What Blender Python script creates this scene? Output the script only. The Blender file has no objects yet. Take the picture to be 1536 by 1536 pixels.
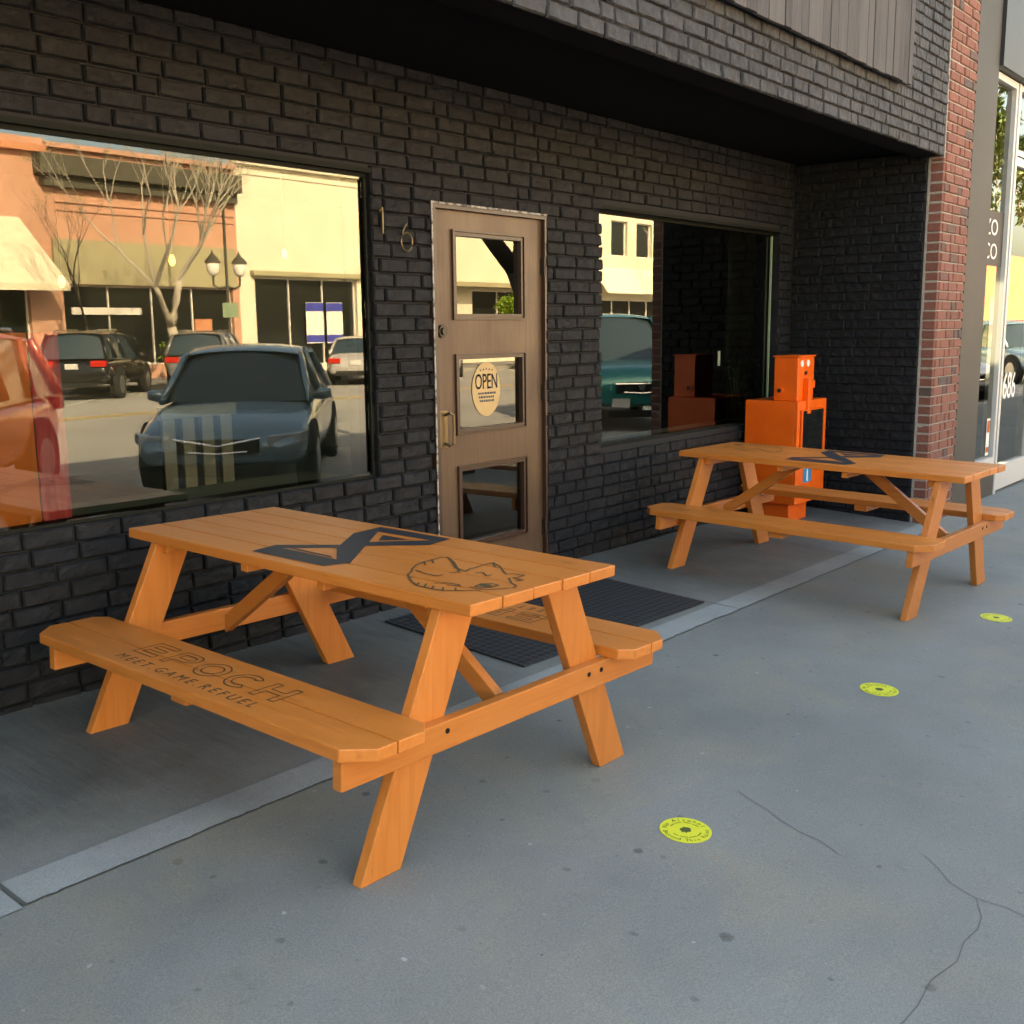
import bpy, bmesh, math, random
from mathutils import Vector, Matrix, noise
random.seed(7)
R = math.radians
S, SX = 0.04734, -0.01312          # fall of the pavement towards the street / along the street
H = 0.767
def gz(x, y):
    if y > -3.8: return S*y + SX*max(min(x, 14), -14)
    a = S*-3.8 + SX*max(min(x, 14), -14)
    t = min(1, (-3.8 - y)/0.7)
    return a*(1-t) + (-0.13)*t
ROAD = -0.24

scene = bpy.context.scene
C = scene.collection
world = bpy.data.worlds.new("World"); scene.world = world; world.use_nodes = True

# ------------------------------------------------------------------ materials
def mat(name, color=(.5,.5,.5), rough=.6, metal=0, spec=.5, build=None, coat=0):
    m = bpy.data.materials.new(name); m.use_nodes = True
    nt = m.node_tree; b = nt.nodes['Principled BSDF']
    b.inputs['Base Color'].default_value = (*color, 1)
    b.inputs['Roughness'].default_value = rough
    b.inputs['Metallic'].default_value = metal
    b.inputs['Specular IOR Level'].default_value = spec
    b.inputs['Coat Weight'].default_value = coat
    if build: build(nt, b)
    return m
class NT:
    def __init__(s, nt, b): s.nt = nt; s.b = b
    def n(s, t, **k):
        nd = s.nt.nodes.new(t)
        for a, v in k.items():
            if a.startswith('i_'): nd.inputs[a[2:].replace('_', ' ')].default_value = v
            else: setattr(nd, a, v)
        return nd
    def l(s, a, b): s.nt.links.new(a, b)
    def obj(s): return s.n('ShaderNodeTexCoord').outputs['Object']
    def geo(s): return s.n('ShaderNodeNewGeometry').outputs['Position']
    def attr(s, name): return s.n('ShaderNodeAttribute', attribute_name=name).outputs['Vector']
    def mapping(s, v, scale=(1,1,1), rot=(0,0,0), loc=(0,0,0)):
        m = s.n('ShaderNodeMapping'); s.l(v, m.inputs['Vector'])
        m.inputs['Scale'].default_value = scale; m.inputs['Rotation'].default_value = rot; m.inputs['Location'].default_value = loc
        return m.outputs[0]
    def noise(s, v, scale, detail=4, rough=.55, dist=0):
        n = s.n('ShaderNodeTexNoise'); s.l(v, n.inputs['Vector'])
        n.inputs['Scale'].default_value = scale; n.inputs['Detail'].default_value = detail
        n.inputs['Roughness'].default_value = rough; n.inputs['Distortion'].default_value = dist
        return n.outputs['Fac']
    def ramp(s, f, stops):
        r = s.n('ShaderNodeValToRGB'); s.l(f, r.inputs['Fac'])
        e = r.color_ramp.elements
        while len(e) < len(stops): e.new(.5)
        for q, (p, c) in zip(e, stops):
            q.position = p; q.color = (*c, 1) if isinstance(c, tuple) else (c, c, c, 1)
        return r.outputs['Color']
    def mix(s, f, a, b, mode='MIX'):
        m = s.n('ShaderNodeMix', data_type='RGBA', blend_type=mode)
        for i, v in ((0, f), (6, a), (7, b)):
            if hasattr(v, 'links'): s.l(v, m.inputs[i])
            elif isinstance(v, tuple): m.inputs[i].default_value = (*v, 1)
            else: m.inputs[i].default_value = v
        return m.outputs[2]
    def math(s, op, a, b=None):
        m = s.n('ShaderNodeMath', operation=op)
        for i, v in ((0, a), (1, b)):
            if v is None: continue
            if hasattr(v, 'links'): s.l(v, m.inputs[i])
            else: m.inputs[i].default_value = v
        return m.outputs[0]
    def bump(s, h, st=.3, dist=.01, prev=None):
        b = s.n('ShaderNodeBump'); s.l(h, b.inputs['Height'])
        b.inputs['Strength'].default_value = st; b.inputs['Distance'].default_value = dist
        if prev is not None: s.l(prev, b.inputs['Normal'])
        return b.outputs[0]
    def col(s, c): s.l(c, s.b.inputs['Base Color'])
    def nrm(s, c): s.l(c, s.b.inputs['Normal'])
    def rgh(s, c): s.l(c, s.b.inputs['Roughness'])

def painted_brick(tone):
    def f(nt, b):
        k = NT(nt, b); v = k.geo()
        big = k.noise(v, 1.3, 3); mid = k.noise(v, 22, 5); fine = k.noise(v, 160, 4)
        vb = k.n('ShaderNodeAttribute', attribute_name='vb').outputs['Fac']
        c = k.ramp(big, [(.3, tuple(x*.75 for x in tone)), (.7, tuple(x*1.25 for x in tone))])
        c = k.mix(k.math('MULTIPLY', vb, .5), c, tuple(x*1.75 for x in tone))
        dust = k.ramp(k.noise(v, 9, 6, .7), [(.56, 0.), (.74, 1.)])
        c = k.mix(k.math('MULTIPLY', dust, .45), c, tuple(min(1, x*2.6) for x in tone))
        k.col(c)
        k.rgh(k.ramp(mid, [(.3, .55), (.7, .8)]))
        vo = k.n('ShaderNodeTexVoronoi'); k.l(v, vo.inputs['Vector']); vo.inputs['Scale'].default_value = 70
        pit = k.ramp(vo.outputs['Distance'], [(.0, 0.), (.16, 1.)])
        n1 = k.bump(mid, .9, .009); n2 = k.bump(fine, .45, .002, n1); n3 = k.bump(k.math('MAXIMUM', pit, k.ramp(k.noise(v, 14, 2), [(.5, 0.), (.52, 1.)])), .35, .003, n2)
        k.nrm(n3)
    return f
M = {}
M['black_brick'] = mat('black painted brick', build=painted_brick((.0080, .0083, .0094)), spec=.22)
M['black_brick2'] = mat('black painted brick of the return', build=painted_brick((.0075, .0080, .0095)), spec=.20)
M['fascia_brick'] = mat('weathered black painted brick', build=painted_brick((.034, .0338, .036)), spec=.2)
M['black_mortar'] = mat('black painted mortar', (.0035, .0035, .0035), .8)
M['soffit'] = mat('black soffit board', (.004, .004, .005), .9, spec=.1)
def redb(nt, b):
    k = NT(nt, b); v = k.geo(); vb = k.n('ShaderNodeAttribute', attribute_name='vb').outputs['Fac']
    c = k.ramp(vb, [(.0, (.14, .043, .027)), (.5, (.20, .062, .040)), (.86, (.15, .046, .031)), (.93, (.05, .04, .036))])
    c = k.mix(k.ramp(k.noise(v, 60, 5), [(.35, 0.), (.75, .5)]), c, (.24, .12, .085))
    k.col(c); k.nrm(k.bump(k.noise(v, 120, 4), .4, .003))
M['red_brick'] = mat('red brick', rough=.85, build=redb)
def mort(nt, b):
    k = NT(nt, b); v = k.geo(); k.col(k.ramp(k.noise(v, 50, 5), [(.3, (.24, .205, .175)), (.7, (.37, .33, .28))])); k.nrm(k.bump(k.noise(v, 150, 3), .4, .003))
M['mortar'] = mat('pale mortar', rough=.95, build=mort)

def wood(base, dark, light, rough=.5):
    def f(nt, b):
        k = NT(nt, b); v = k.attr('gr')
        g = k.noise(k.mapping(v, (1.2, 14, 14)), 3.2, 6, .6, .6)
        c = k.ramp(g, [(.25, dark), (.5, base), (.78, light)])
        ring = k.n('ShaderNodeTexWave', wave_type='RINGS', rings_direction='X'); k.l(k.mapping(v, (.5, 5, 5)), ring.inputs['Vector'])
        ring.inputs['Scale'].default_value = 3; ring.inputs['Distortion'].default_value = 4.5; ring.inputs['Detail'].default_value = 2
        c = k.mix(k.math('MULTIPLY', ring.outputs['Fac'], .09), c, dark)
        blot = k.ramp(k.noise(v, 2.2, 3), [(.35, 0.), (.7, 1.)])
        c = k.mix(k.math('MULTIPLY', blot, .22), c, light)
        vo = k.n('ShaderNodeTexVoronoi'); k.l(k.mapping(v, (2.2, 7, 7)), vo.inputs['Vector']); vo.inputs['Scale'].default_value = 1.1
        knot = k.ramp(vo.outputs['Distance'], [(.0, 1.), (.04, .8), (.065, 0.)])
        c = k.mix(k.math('MULTIPLY', knot, .75), c, tuple(x*.28 for x in dark))
        spot = k.ramp(k.noise(v, 45, 3), [(.68, 0.), (.75, 1.)])
        c = k.mix(k.math('MULTIPLY', spot, .3), c, tuple(x*.5 for x in dark))
        vbn = k.n('ShaderNodeAttribute', attribute_name='vb').outputs['Fac']
        c = k.mix(k.math('MULTIPLY', vbn, .38), c, tuple(x*.62 for x in dark)); k.col(c)
        k.rgh(k.ramp(g, [(.3, rough-.08), (.7, rough+.1)]))
        k.nrm(k.bump(g, .15, .002))
    return f
M['orange_wood'] = mat('orange stained pine', build=wood((.62, .195, .036), (.50, .145, .023), (.68, .230, .050), .40), spec=.55)
M['ink'] = mat('black stencilled stain', (.018, .022, .026), .5)
M['line_ink'] = mat('brown black line ink', (.075, .05, .02), .6)
M['bolt'] = mat('dark bolt head', (.02, .018, .016), .5, .6)
def signwood(nt, b):
    k = NT(nt, b); v = k.attr('gr'); vb = k.n('ShaderNodeAttribute', attribute_name='vb').outputs['Fac']
    g = k.noise(k.mapping(v, (1, 12, 12)), 4, 6, .65)
    c = k.ramp(g, [(.3, (.022, .020, .020)), (.7, (.066, .060, .060))])
    c = k.mix(k.math('MULTIPLY', vb, .55), c, (.12, .108, .105))
    k.col(c); k.nrm(k.bump(g, .5, .004))
M['grey_board'] = mat('weathered grey boards', rough=.85, build=signwood)
def bronze(nt, b):
    k = NT(nt, b); v = k.geo()
    g = k.noise(k.mapping(v, (30, 30, 1.5)), 2, 5); bl = k.noise(v, 2.3, 4)
    sep = k.n('ShaderNodeSeparateXYZ'); k.l(v, sep.inputs[0])
    c = k.ramp(g, [(.3, (.082, .045, .022)), (.7, (.122, .069, .036))])
    c = k.mix(k.ramp(bl, [(.35, 0.), (.75, .6)]), c, (.065, .034, .020))
    k.col(c); k.rgh(k.ramp(bl, [(.3, .36), (.7, .55)])); k.nrm(k.bump(g, .12, .002))
M['door_wood'] = mat('bronze brown door', build=bronze, metal=.15)
M['door_trim'] = mat('red brown bead moulding', (.045, .020, .012), .35)
def worn(nt, b):
    k = NT(nt, b); v = k.geo(); k.col(k.ramp(k.noise(v, 30, 5, .7), [(.42, (.06, .05, .045)), (.55, (.42, .38, .34))]))
M['worn_white'] = mat('worn off white edge', rough=.7, build=worn)
M['brass'] = mat('dull brass', (.20, .145, .08), .4, .9)
M['dark_bronze'] = mat('dark bronze', (.05, .04, .032), .4, .7)
M['frame_dark'] = mat('dark olive window frame', (.008, .009, .006), .7, 0, spec=.15)
M['frame_green'] = mat('green glass edge trim', (.22, .30, .19), .35)
M['alu'] = mat('brushed aluminium', (.52, .51, .485), .5, .2)
def col_(nt, b):
    k = NT(nt, b); v = k.geo(); k.col(k.ramp(k.noise(v, 1.2, 3), [(.3, (.052, .047, .041)), (.7, (.066, .060, .052))]))
M['column'] = mat('taupe metal cladding', rough=.6, metal=0, spec=.2, build=col_)

def glass(name, tint, ior, rough=0.0, gl=(1, .97, .9), amp=0.0):
    m = bpy.data.materials.new(name); m.use_nodes = True; nt = m.node_tree
    for n in list(nt.nodes):
        if n.type != 'OUTPUT_MATERIAL': nt.nodes.remove(n)
    k = NT(nt, None); out = [n for n in nt.nodes if n.type == 'OUTPUT_MATERIAL'][0]
    t = k.n('ShaderNodeBsdfTransparent'); t.inputs[0].default_value = (*tint, 1)
    g = k.n('ShaderNodeBsdfGlossy'); g.inputs['Color'].default_value = (*gl, 1); g.inputs['Roughness'].default_value = rough
    f = k.n('ShaderNodeFresnel'); f.inputs['IOR'].default_value = ior
    nz = k.bump(k.noise(k.mapping(k.geo(), (1, 1, 1)), 1.1, 2, .4), amp, .01)
    k.l(nz, g.inputs['Normal'])
    mx = k.n('ShaderNodeMixShader'); k.l(f.outputs[0], mx.inputs[0]); k.l(t.outputs[0], mx.inputs[1]); k.l(g.outputs[0], mx.inputs[2])
    k.l(mx.outputs[0], out.inputs[0])
    return m
M['glass'] = glass('shop window glass', (.80, .88, .80), 1.84, gl=(1, 1, .93), amp=.012)
M['glass2'] = glass('door glass', (.40, .43, .40), 1.75, gl=(1, .96, .88), amp=.01)
M['glass3'] = glass('neighbour glass', (.5, .55, .52), 1.9, amp=.01)
M['room'] = mat('dark room paint', (.05, .055, .042), .9)
M['room_green'] = mat('olive room wall', (.55, .62, .42), .9)
M['ledge'] = mat('dusty olive ledge', (.22, .235, .17), .7)
M['far_glass'] = mat('dark shop glass', (.012, .014, .013), .08, spec=.8)

def concrete(tone, streak=0, patch=.25, speck=True, tan=0, wear_light=0):
    def f(nt, b):
        k = NT(nt, b); v = k.geo()
        big = k.noise(v, .55, 4, .6); mid = k.noise(v, 3.5, 6, .65); fine = k.noise(v, 190, 3, .6)
        c = k.ramp(big, [(.3, tuple(x*(1-patch) for x in tone)), (.72, tuple(x*(1+patch) for x in tone))])
        c = k.mix(k.ramp(mid, [(.3, .0), (.8, .45)]), c, tuple(x*1.35 for x in tone))
        st = k.ramp(k.noise(k.mapping(v, (1, 1, 1)), 4.1, 5, .75), [(.62, 0.), (.72, 1.)])
        c = k.mix(k.math('MULTIPLY', st, .30), c, tuple(x*.55 for x in tone))
        if streak:
            s1 = k.noise(k.mapping(v, (48, 3.2, 1), (0, 0, .04)), 1.0, 6, .75)
            c = k.mix(k.math('MULTIPLY', k.ramp(s1, [(.42, 0.), (.66, 1.)]), streak), c, tuple(x*.42 for x in tone))
            s2 = k.noise(k.mapping(v, (14, 2.2, 1), (0, 0, -.03)), 1.0, 5, .7)
            c = k.mix(k.math('MULTIPLY', k.ramp(s2, [(.5, 0.), (.75, 1.)]), streak*.7), c, tuple(x*1.5 for x in tone))
        if speck:
            wv = k.n('ShaderNodeVectorMath', operation='ADD'); nz = k.n('ShaderNodeTexNoise'); k.l(v, nz.inputs['Vector']); nz.inputs['Scale'].default_value = 30; nz.inputs['Detail'].default_value = 2
            sc_ = k.n('ShaderNodeVectorMath', operation='SCALE'); k.l(nz.outputs['Color'], sc_.inputs[0]); sc_.inputs['Scale'].default_value = .022
            k.l(v, wv.inputs[0]); k.l(sc_.outputs[0], wv.inputs[1])
            for scl, r0, amt, tone2 in ((1.5, .022, .75, .28), (2.3, .016, .8, .22), (.9, .030, .45, .5), (2.9, .010, .7, 2.3), (4.4, .012, .6, .4)):
                vo = k.n('ShaderNodeTexVoronoi', voronoi_dimensions='2D'); k.l(k.mapping(wv.outputs[0], (1, 1, 1), (0, 0, scl), (scl*3.1, scl*1.7, 0)), vo.inputs['Vector']); vo.inputs['Scale'].default_value = scl
                sepc = k.n('ShaderNodeSeparateColor'); k.l(vo.outputs['Color'], sepc.inputs[0])
                rad = k.math('MULTIPLY', k.math('ADD', sepc.outputs[0], .25), r0*scl*.9)
                dd = k.ramp(k.math('DIVIDE', vo.outputs['Distance'], rad), [(.0, 1.), (.65, .9), (1., 0.)])
                c = k.mix(k.math('MULTIPLY', dd, k.math('MULTIPLY', k.ramp(sepc.outputs[1], [(.35, 0.), (.8, 1.)]), amt)), c, tuple(min(.8, x*tone2) for x in tone))
        if tan:
            tn = k.ramp(k.noise(k.mapping(v, (1, 1, 1), (0, 0, 0), (7, 3, 0)), 1.5, 5, .62, .6), [(.48, 0.), (.68, 1.)])
            c = k.mix(k.math('MULTIPLY', tn, tan), c, (tone[0]*1.35, tone[1]*1.18, tone[2]*.95))
            dk = k.ramp(k.noise(v, 1.0, 6, .7), [(.3, 1.), (.48, 0.)]); c = k.mix(k.math('MULTIPLY', dk, .35), c, tuple(x*.72 for x in tone))
        if wear_light:
            # pale worn outer lip plus its brighter light painted into the colour, broken by noise
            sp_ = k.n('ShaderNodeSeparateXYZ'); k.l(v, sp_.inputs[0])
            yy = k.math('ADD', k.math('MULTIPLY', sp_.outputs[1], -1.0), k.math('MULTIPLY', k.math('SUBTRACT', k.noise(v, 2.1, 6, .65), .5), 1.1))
            c = k.mix(k.ramp(k.math('SUBTRACT', yy, .5), [(.20, 0.), (.95, wear_light)]), c, tuple(x*2.0 for x in tone))
        grain = k.ramp(fine, [(.3, (.6, .6, .6)), (.7, (1.4, 1.4, 1.4))])
        c = k.mix(.55, c, grain, 'MULTIPLY')
        k.col(c)
        k.rgh(k.ramp(mid, [(.3, .62), (.7, .88)]))
        n1 = k.bump(mid, .12, .01); k.nrm(k.bump(fine, .5, .0016, n1))
    return f
M['pavement'] = mat('grey pavement concrete', build=concrete((.166, .173, .160), 0, .24, True, .55))
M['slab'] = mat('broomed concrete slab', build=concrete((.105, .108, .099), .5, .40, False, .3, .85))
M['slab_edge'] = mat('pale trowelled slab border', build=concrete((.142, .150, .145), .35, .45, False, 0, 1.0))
M['joint'] = mat('dark joint dirt', (.085, .086, .08), .95)
M['kerb'] = mat('kerb concrete', (.30, .29, .27), .85)
def asph(nt, b):
    k = NT(nt, b); v = k.geo()
    c = k.ramp(k.noise(v, .35, 5), [(.3, (.31, .305, .28)), (.7, (.40, .39, .36))]); k.col(c); k.nrm(k.bump(k.noise(v, 120, 3), .4, .004))
M['asphalt'] = mat('worn pale asphalt', rough=.9, build=asph)
M['line_white'] = mat('white road paint', (.65, .65, .62), .7)
M['line_yellow'] = mat('yellow road paint', (.65, .42, .07), .7)
def plaster(c1, c2):
    def f(nt, b):
        k = NT(nt, b); v = k.geo(); k.col(k.ramp(k.noise(v, .8, 5), [(.3, c1), (.7, c2)]))
    return f
M['terracotta'] = mat('terracotta brickwork', rough=.9, build=plaster((.50, .20, .10), (.58, .26, .14)))
M['orange_facade'] = mat('salmon facade', rough=.9, build=plaster((.50, .27, .18), (.57, .32, .225)))
M['cream'] = mat('cream stucco', rough=.9, build=plaster((.70, .64, .50), (.76, .70, .56)))
M['cream2'] = mat('pale yellow stone', rough=.9, build=plaster((.56, .52, .40), (.66, .61, .49)))
M['khaki'] = mat('khaki sign band', rough=.8, build=plaster((.33, .30, .18), (.39, .355, .22)))
M['cornice'] = mat('dark green cornice', (.07, .065, .045), .7)
M['white_trim'] = mat('white painted trim', (.75, .72, .66), .6)
M['awning_cream'] = mat('cream awning canvas', (.74, .66, .50), .8)
M['shop_dark'] = mat('shopfront dark paint', (.02, .02, .018), .3)
M['blue'] = mat('blue poster', (.05, .06, .35), .5)
M['bark'] = mat('pale bark', rough=.9, build=plaster((.34, .30, .24), (.52, .47, .39)))
M['bark_dark'] = mat('dark bark', rough=.9, build=plaster((.03, .025, .02), (.06, .05, .04)))
M['leaf'] = mat('spring leaf', (.20, .24, .06), .6)
M['leaf_green'] = mat('green leaf', (.10, .15, .04), .6)
M['leaf_lime'] = mat('lime leaf', (.25, .38, .04), .6)
def pnt(name, c, rough=.25, metal=.3): M[name] = mat(name, c, rough, metal, coat=.6)
pnt('slate blue car paint', (.24, .37, .44)); pnt('red car paint', (.48, .12, .09)); pnt('black car paint', (.012, .012, .012))
pnt('silver car paint', (.50, .48, .46)); pnt('teal car paint', (.015, .22, .21)); pnt('grey car paint', (.2, .2, .2)); pnt('white car paint', (.7, .7, .7))
M['car_glass'] = mat('car glass', (.035, .055, .065), .05, spec=1.0)
M['tyre'] = mat('tyre rubber', (.018, .018, .018), .85)
M['rim'] = mat('alloy rim', (.45, .45, .45), .3, .8)
M['chrome'] = mat('chrome', (.6, .6, .6), .15, 1)
M['black_plastic'] = mat('black plastic', (.012, .012, .012), .5)
M['headlight'] = mat('headlight lens', (.55, .6, .62), .08, spec=.9)
M['taillight'] = mat('tail light lens', (.5, .02, .015), .15)
M['plate'] = mat('licence plate', (.6, .6, .56), .4)
def obox(nt, b):
    k = NT(nt, b); v = k.obj(); c = k.ramp(k.noise(v, 6, 5), [(.3, (.78, .100, .006)), (.7, (.86, .125, .009))])
    sc = k.ramp(k.noise(k.mapping(v, (3, 3, 30)), 5, 5, .7), [(.66, 0.), (.73, 1.)]); c = k.mix(k.math('MULTIPLY', sc, .35), c, (.35, .06, .01)); k.col(c)
    k.rgh(k.ramp(k.noise(v, 9, 4), [(.3, .3), (.7, .5)]))
M['orange_metal'] = mat('orange enamel', build=obox)
M['white_sticker'] = mat('white sticker', (.75, .75, .7), .5)
M['blue_sticker'] = mat('blue sticker', (.03, .22, .42), .4)
M['yellow_sticker'] = mat('yellow vinyl', (.62, .62, .035), .55)
M['green_ink'] = mat('dark olive print', (.06, .08, .015), .6)
def matt(nt, b):
    k = NT(nt, b); v = k.geo()
    ch = k.n('ShaderNodeTexChecker'); k.l(k.mapping(v, (1, 1, 1), (0, 0, R(45))), ch.inputs['Vector']); ch.inputs['Scale'].default_value = 30
    sp = k.ramp(k.noise(v, 330, 2), [(.66, 0.), (.70, 1.)])
    c = k.mix(ch.outputs['Fac'], (.004, .0045, .005), (.026, .028, .031)); c = k.mix(k.math('MULTIPLY', sp, .4), c, (.2, .19, .16)); k.col(c)
    k.nrm(k.bump(ch.outputs['Fac'], .8, .004))
M['mat'] = mat('black rubber mat', rough=.75, build=matt)
M['oval_sign'] = mat('tan card', (.50, .33, .14), .6)
M['red_cloth'] = mat('red fabric', (.34, .030, .035), .8)
M['orange_cloth'] = mat('orange fabric', (.46, .10, .012), .8)
M['crate_wood'] = mat('pale slat wood', (.14, .12, .085), .7)
M['lime_paper'] = mat('lime paper', (.3, .75, .08), .6)
M['pink_paper'] = mat('pink paper', (.8, .15, .2), .6)
M['foil'] = mat('grey letters', (.05, .055, .06), .6)
M['white_vinyl'] = mat('white vinyl', (.72, .72, .70), .5)
def emis(name, c, s):
    m = mat(name, c, .5); b = m.node_tree.nodes['Principled BSDF']; b.inputs['Emission Color'].default_value = (*c, 1); b.inputs['Emission Strength'].default_value = s; M[name] = m
emis('bulb', (1, .36, .05), 2.2)

# ------------------------------------------------------------------ object helpers
def link(o, parent=None, label=None, cat=None, group=None, kind=None):
    C.objects.link(o)
    if parent is not None: o.parent = parent
    if label: o['label'] = label
    if cat: o['category'] = cat
    if group: o['group'] = group
    if kind: o['kind'] = kind
    return o
def empty(name, loc, label, cat, rz=0, group=None):
    o = bpy.data.objects.new(name, None); o.location = loc; o.rotation_euler = (0, 0, rz); o.empty_display_size = .2
    return link(o, None, label, cat, group)
class MB:
    """collects geometry of ONE mesh; optional point map"""
    def __init__(s, fmap=None): s.v = []; s.f = []; s.gr = []; s.vb = []; s.map = fmap; s.mi = []
    def add(s, vs, fs, gr=None, vb=0.0, mi=0):
        n = len(s.v)
        if gr is None: gr = vs
        s.gr += [tuple(g) for g in gr]
        s.v += [tuple(s.map(*v)) if s.map else tuple(v) for v in vs]
        s.f += [[n+i for i in f] for f in fs]; s.mi += [mi]*len(fs); s.vb += [vb]*len(vs)
    def box(s, a, b, vb=0., mi=0):
        (x0, y0, z0), (x1, y1, z1) = a, b
        vs = [(x, y, z) for z in (z0, z1) for y in (y0, y1) for x in (x0, x1)]
        s.add(vs, [(0, 2, 3, 1), (4, 5, 7, 6), (0, 1, 5, 4), (2, 6, 7, 3), (0, 4, 6, 2), (1, 3, 7, 5)], vb=vb, mi=mi)
    def hexa(s, P, c=.003, grx=None, vb=0., mi=0):
        """8 corner solid, P[ix][iy][iz]-ordered list (x fastest), chamfered by c metres; gr axis along x"""
        P = [Vector(p) for p in P]
        if vb == 0.: vb = random.random()
        L = (P[1]-P[0]).length
        bm = bmesh.new(); vv = [bm.verts.new(p) for p in P]
        for f in [(0, 2, 3, 1), (4, 5, 7, 6), (0, 1, 5, 4), (2, 6, 7, 3), (0, 4, 6, 2), (1, 3, 7, 5)]: bm.faces.new([vv[i] for i in f])
        if c: bmesh.ops.bevel(bm, geom=bm.edges[:], offset=c, segments=2, affect='EDGES', profile=.6)
        bmesh.ops.recalc_face_normals(bm, faces=bm.faces[:])
        X = (P[1]-P[0]).normalized(); Y = (P[2]-P[0]).normalized(); Z = (P[4]-P[0]).normalized(); off = Vector((random.uniform(0, 40), random.uniform(0, 40), random.uniform(0, 40)))
        bm.verts.index_update()
        vs = [tuple(v.co) for v in bm.verts]; gr = [tuple(Vector(((v.co-P[0]).dot(X), (v.co-P[0]).dot(Y), (v.co-P[0]).dot(Z)))+off) for v in bm.verts]
        s.add(vs, [[v.index for v in f.verts] for f in bm.faces], gr, vb, mi); bm.free()
    def board(s, a, b, c=.003, axis=0, vb=0., mi=0):
        """axis aligned board; axis = long axis"""
        lo = [min(a[i], b[i]) for i in range(3)]; hi = [max(a[i], b[i]) for i in range(3)]
        o = [axis]+[i for i in range(3) if i != axis]
        P = []
        for k in range(8):
            q = [0, 0, 0]
            for j in range(3): q[o[j]] = (hi if (k >> j) & 1 else lo)[o[j]]
            P.append(q)
        s.hexa(P, c, vb=vb, mi=mi)
    def prism(s, pts, z0, z1, vb=0., mi=0):
        n = len(pts)
        vs = [(x, y, z0) for x, y in pts]+[(x, y, z1) for x, y in pts]
        s.add(vs, [list(range(n))[::-1], list(range(n, 2*n))]+[(i, (i+1) % n, n+(i+1) % n, n+i) for i in range(n)], vb=vb, mi=mi)
    def tube(s, pts, rad, n=8, vb=0., mi=0, cap=True):
        pts = [Vector(p) for p in pts]
        if not isinstance(rad, (list, tuple)): rad = [rad]*len(pts)
        vs = []; fs = []; ref = Vector((0, 0, 1))
        for i, p in enumerate(pts):
            d = (pts[min(i+1, len(pts)-1)]-pts[max(i-1, 0)]).normalized()
            if abs(d.dot(ref)) > .95: ref2 = Vector((1, 0, 0))
            else: ref2 = ref
            a = d.cross(ref2).normalized(); b = d.cross(a)
            for k in range(n):
                t = 2*math.pi*k/n; vs.append(tuple(p+(a*math.cos(t)+b*math.sin(t))*rad[i]))
        for i in range(len(pts)-1):
            for k in range(n): fs.append((i*n+k, i*n+(k+1) % n, (i+1)*n+(k+1) % n, (i+1)*n+k))
        if cap: fs += [list(range(n))[::-1], list(range((len(pts)-1)*n, len(pts)*n))]
        s.add(vs, fs, vb=vb, mi=mi)
    def strip(s, pts, w, z):
        """flat ink line in the xy plane"""
        P = [Vector((a, b)) for a, b in pts]
        for i in range(len(P)-1):
            d = (P[i+1]-P[i]); L = d.length
            if L < 1e-6: continue
            d /= L; nrm = Vector((-d.y, d.x))*w/2; a = P[i]-d*w*.3; b = P[i+1]+d*w*.3; zz = z+i*.00002
            s.add([(*(a-nrm), zz), (*(b-nrm), zz), (*(b+nrm), zz), (*(a+nrm), zz)], [(0, 1, 2, 3)])
    def cyl(s, c, axis, r, h, n=20, vb=0., mi=0):
        A = Vector(axis).normalized()*h/2; s.tube([Vector(c)-A, Vector(c)+A], r, n, vb, mi)
    def obj(s, name, m, parent=None, smooth=False, **k):
        me = bpy.data.meshes.new(name); me.from_pydata(s.v, [], s.f)
        for q in (m if isinstance(m, (list, tuple)) else [m]): me.materials.append(M[q] if isinstance(q, str) else q)
        if len(me.materials) > 1: me.polygons.foreach_set('material_index', s.mi)
        a = me.attributes.new('gr', 'FLOAT_VECTOR', 'POINT'); a.data.foreach_set('vector', [x for g in s.gr for x in g])
        a = me.attributes.new('vb', 'FLOAT', 'POINT'); a.data.foreach_set('value', s.vb)
        if smooth: me.polygons.foreach_set('use_smooth', [True]*len(me.polygons))
        me.update(); o = bpy.data.objects.new(name, me)
        return link(o, parent, **k)
def copy_tree(o, parent=None):
    c = o.copy(); C.objects.link(c); c.parent = parent
    for ch in list(o.children): copy_tree(ch, c)
    return c
def text_polys(txt, size, align='LEFT', space=1.0, outline=0.0, extrude=0.0):
    """returns verts, faces of the lettering in the xy plane"""
    cu = bpy.data.curves.new('t', 'FONT'); cu.body = txt; cu.size = size; cu.align_x = align; cu.space_character = space; cu.resolution_u = 3
    if outline: cu.fill_mode = 'NONE'; cu.bevel_depth = outline; cu.bevel_resolution = 0
    cu.extrude = extrude
    ob = bpy.data.objects.new('t', cu); C.objects.link(ob)
    bpy.context.view_layer.update()
    me = bpy.data.meshes.new_from_object(ob.evaluated_get(bpy.context.evaluated_depsgraph_get()))
    vs = [tuple(v.co) for v in me.vertices]; fs = [list(p.vertices) for p in me.polygons]
    bpy.data.objects.remove(ob); bpy.data.meshes.remove(me); bpy.data.curves.remove(cu)
    return vs, fs
def add_text(mb, txt, size, fn, **k):
    vs, fs = text_polys(txt, size, **k)
    mb.add([fn(*v) for v in vs], fs)

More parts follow.
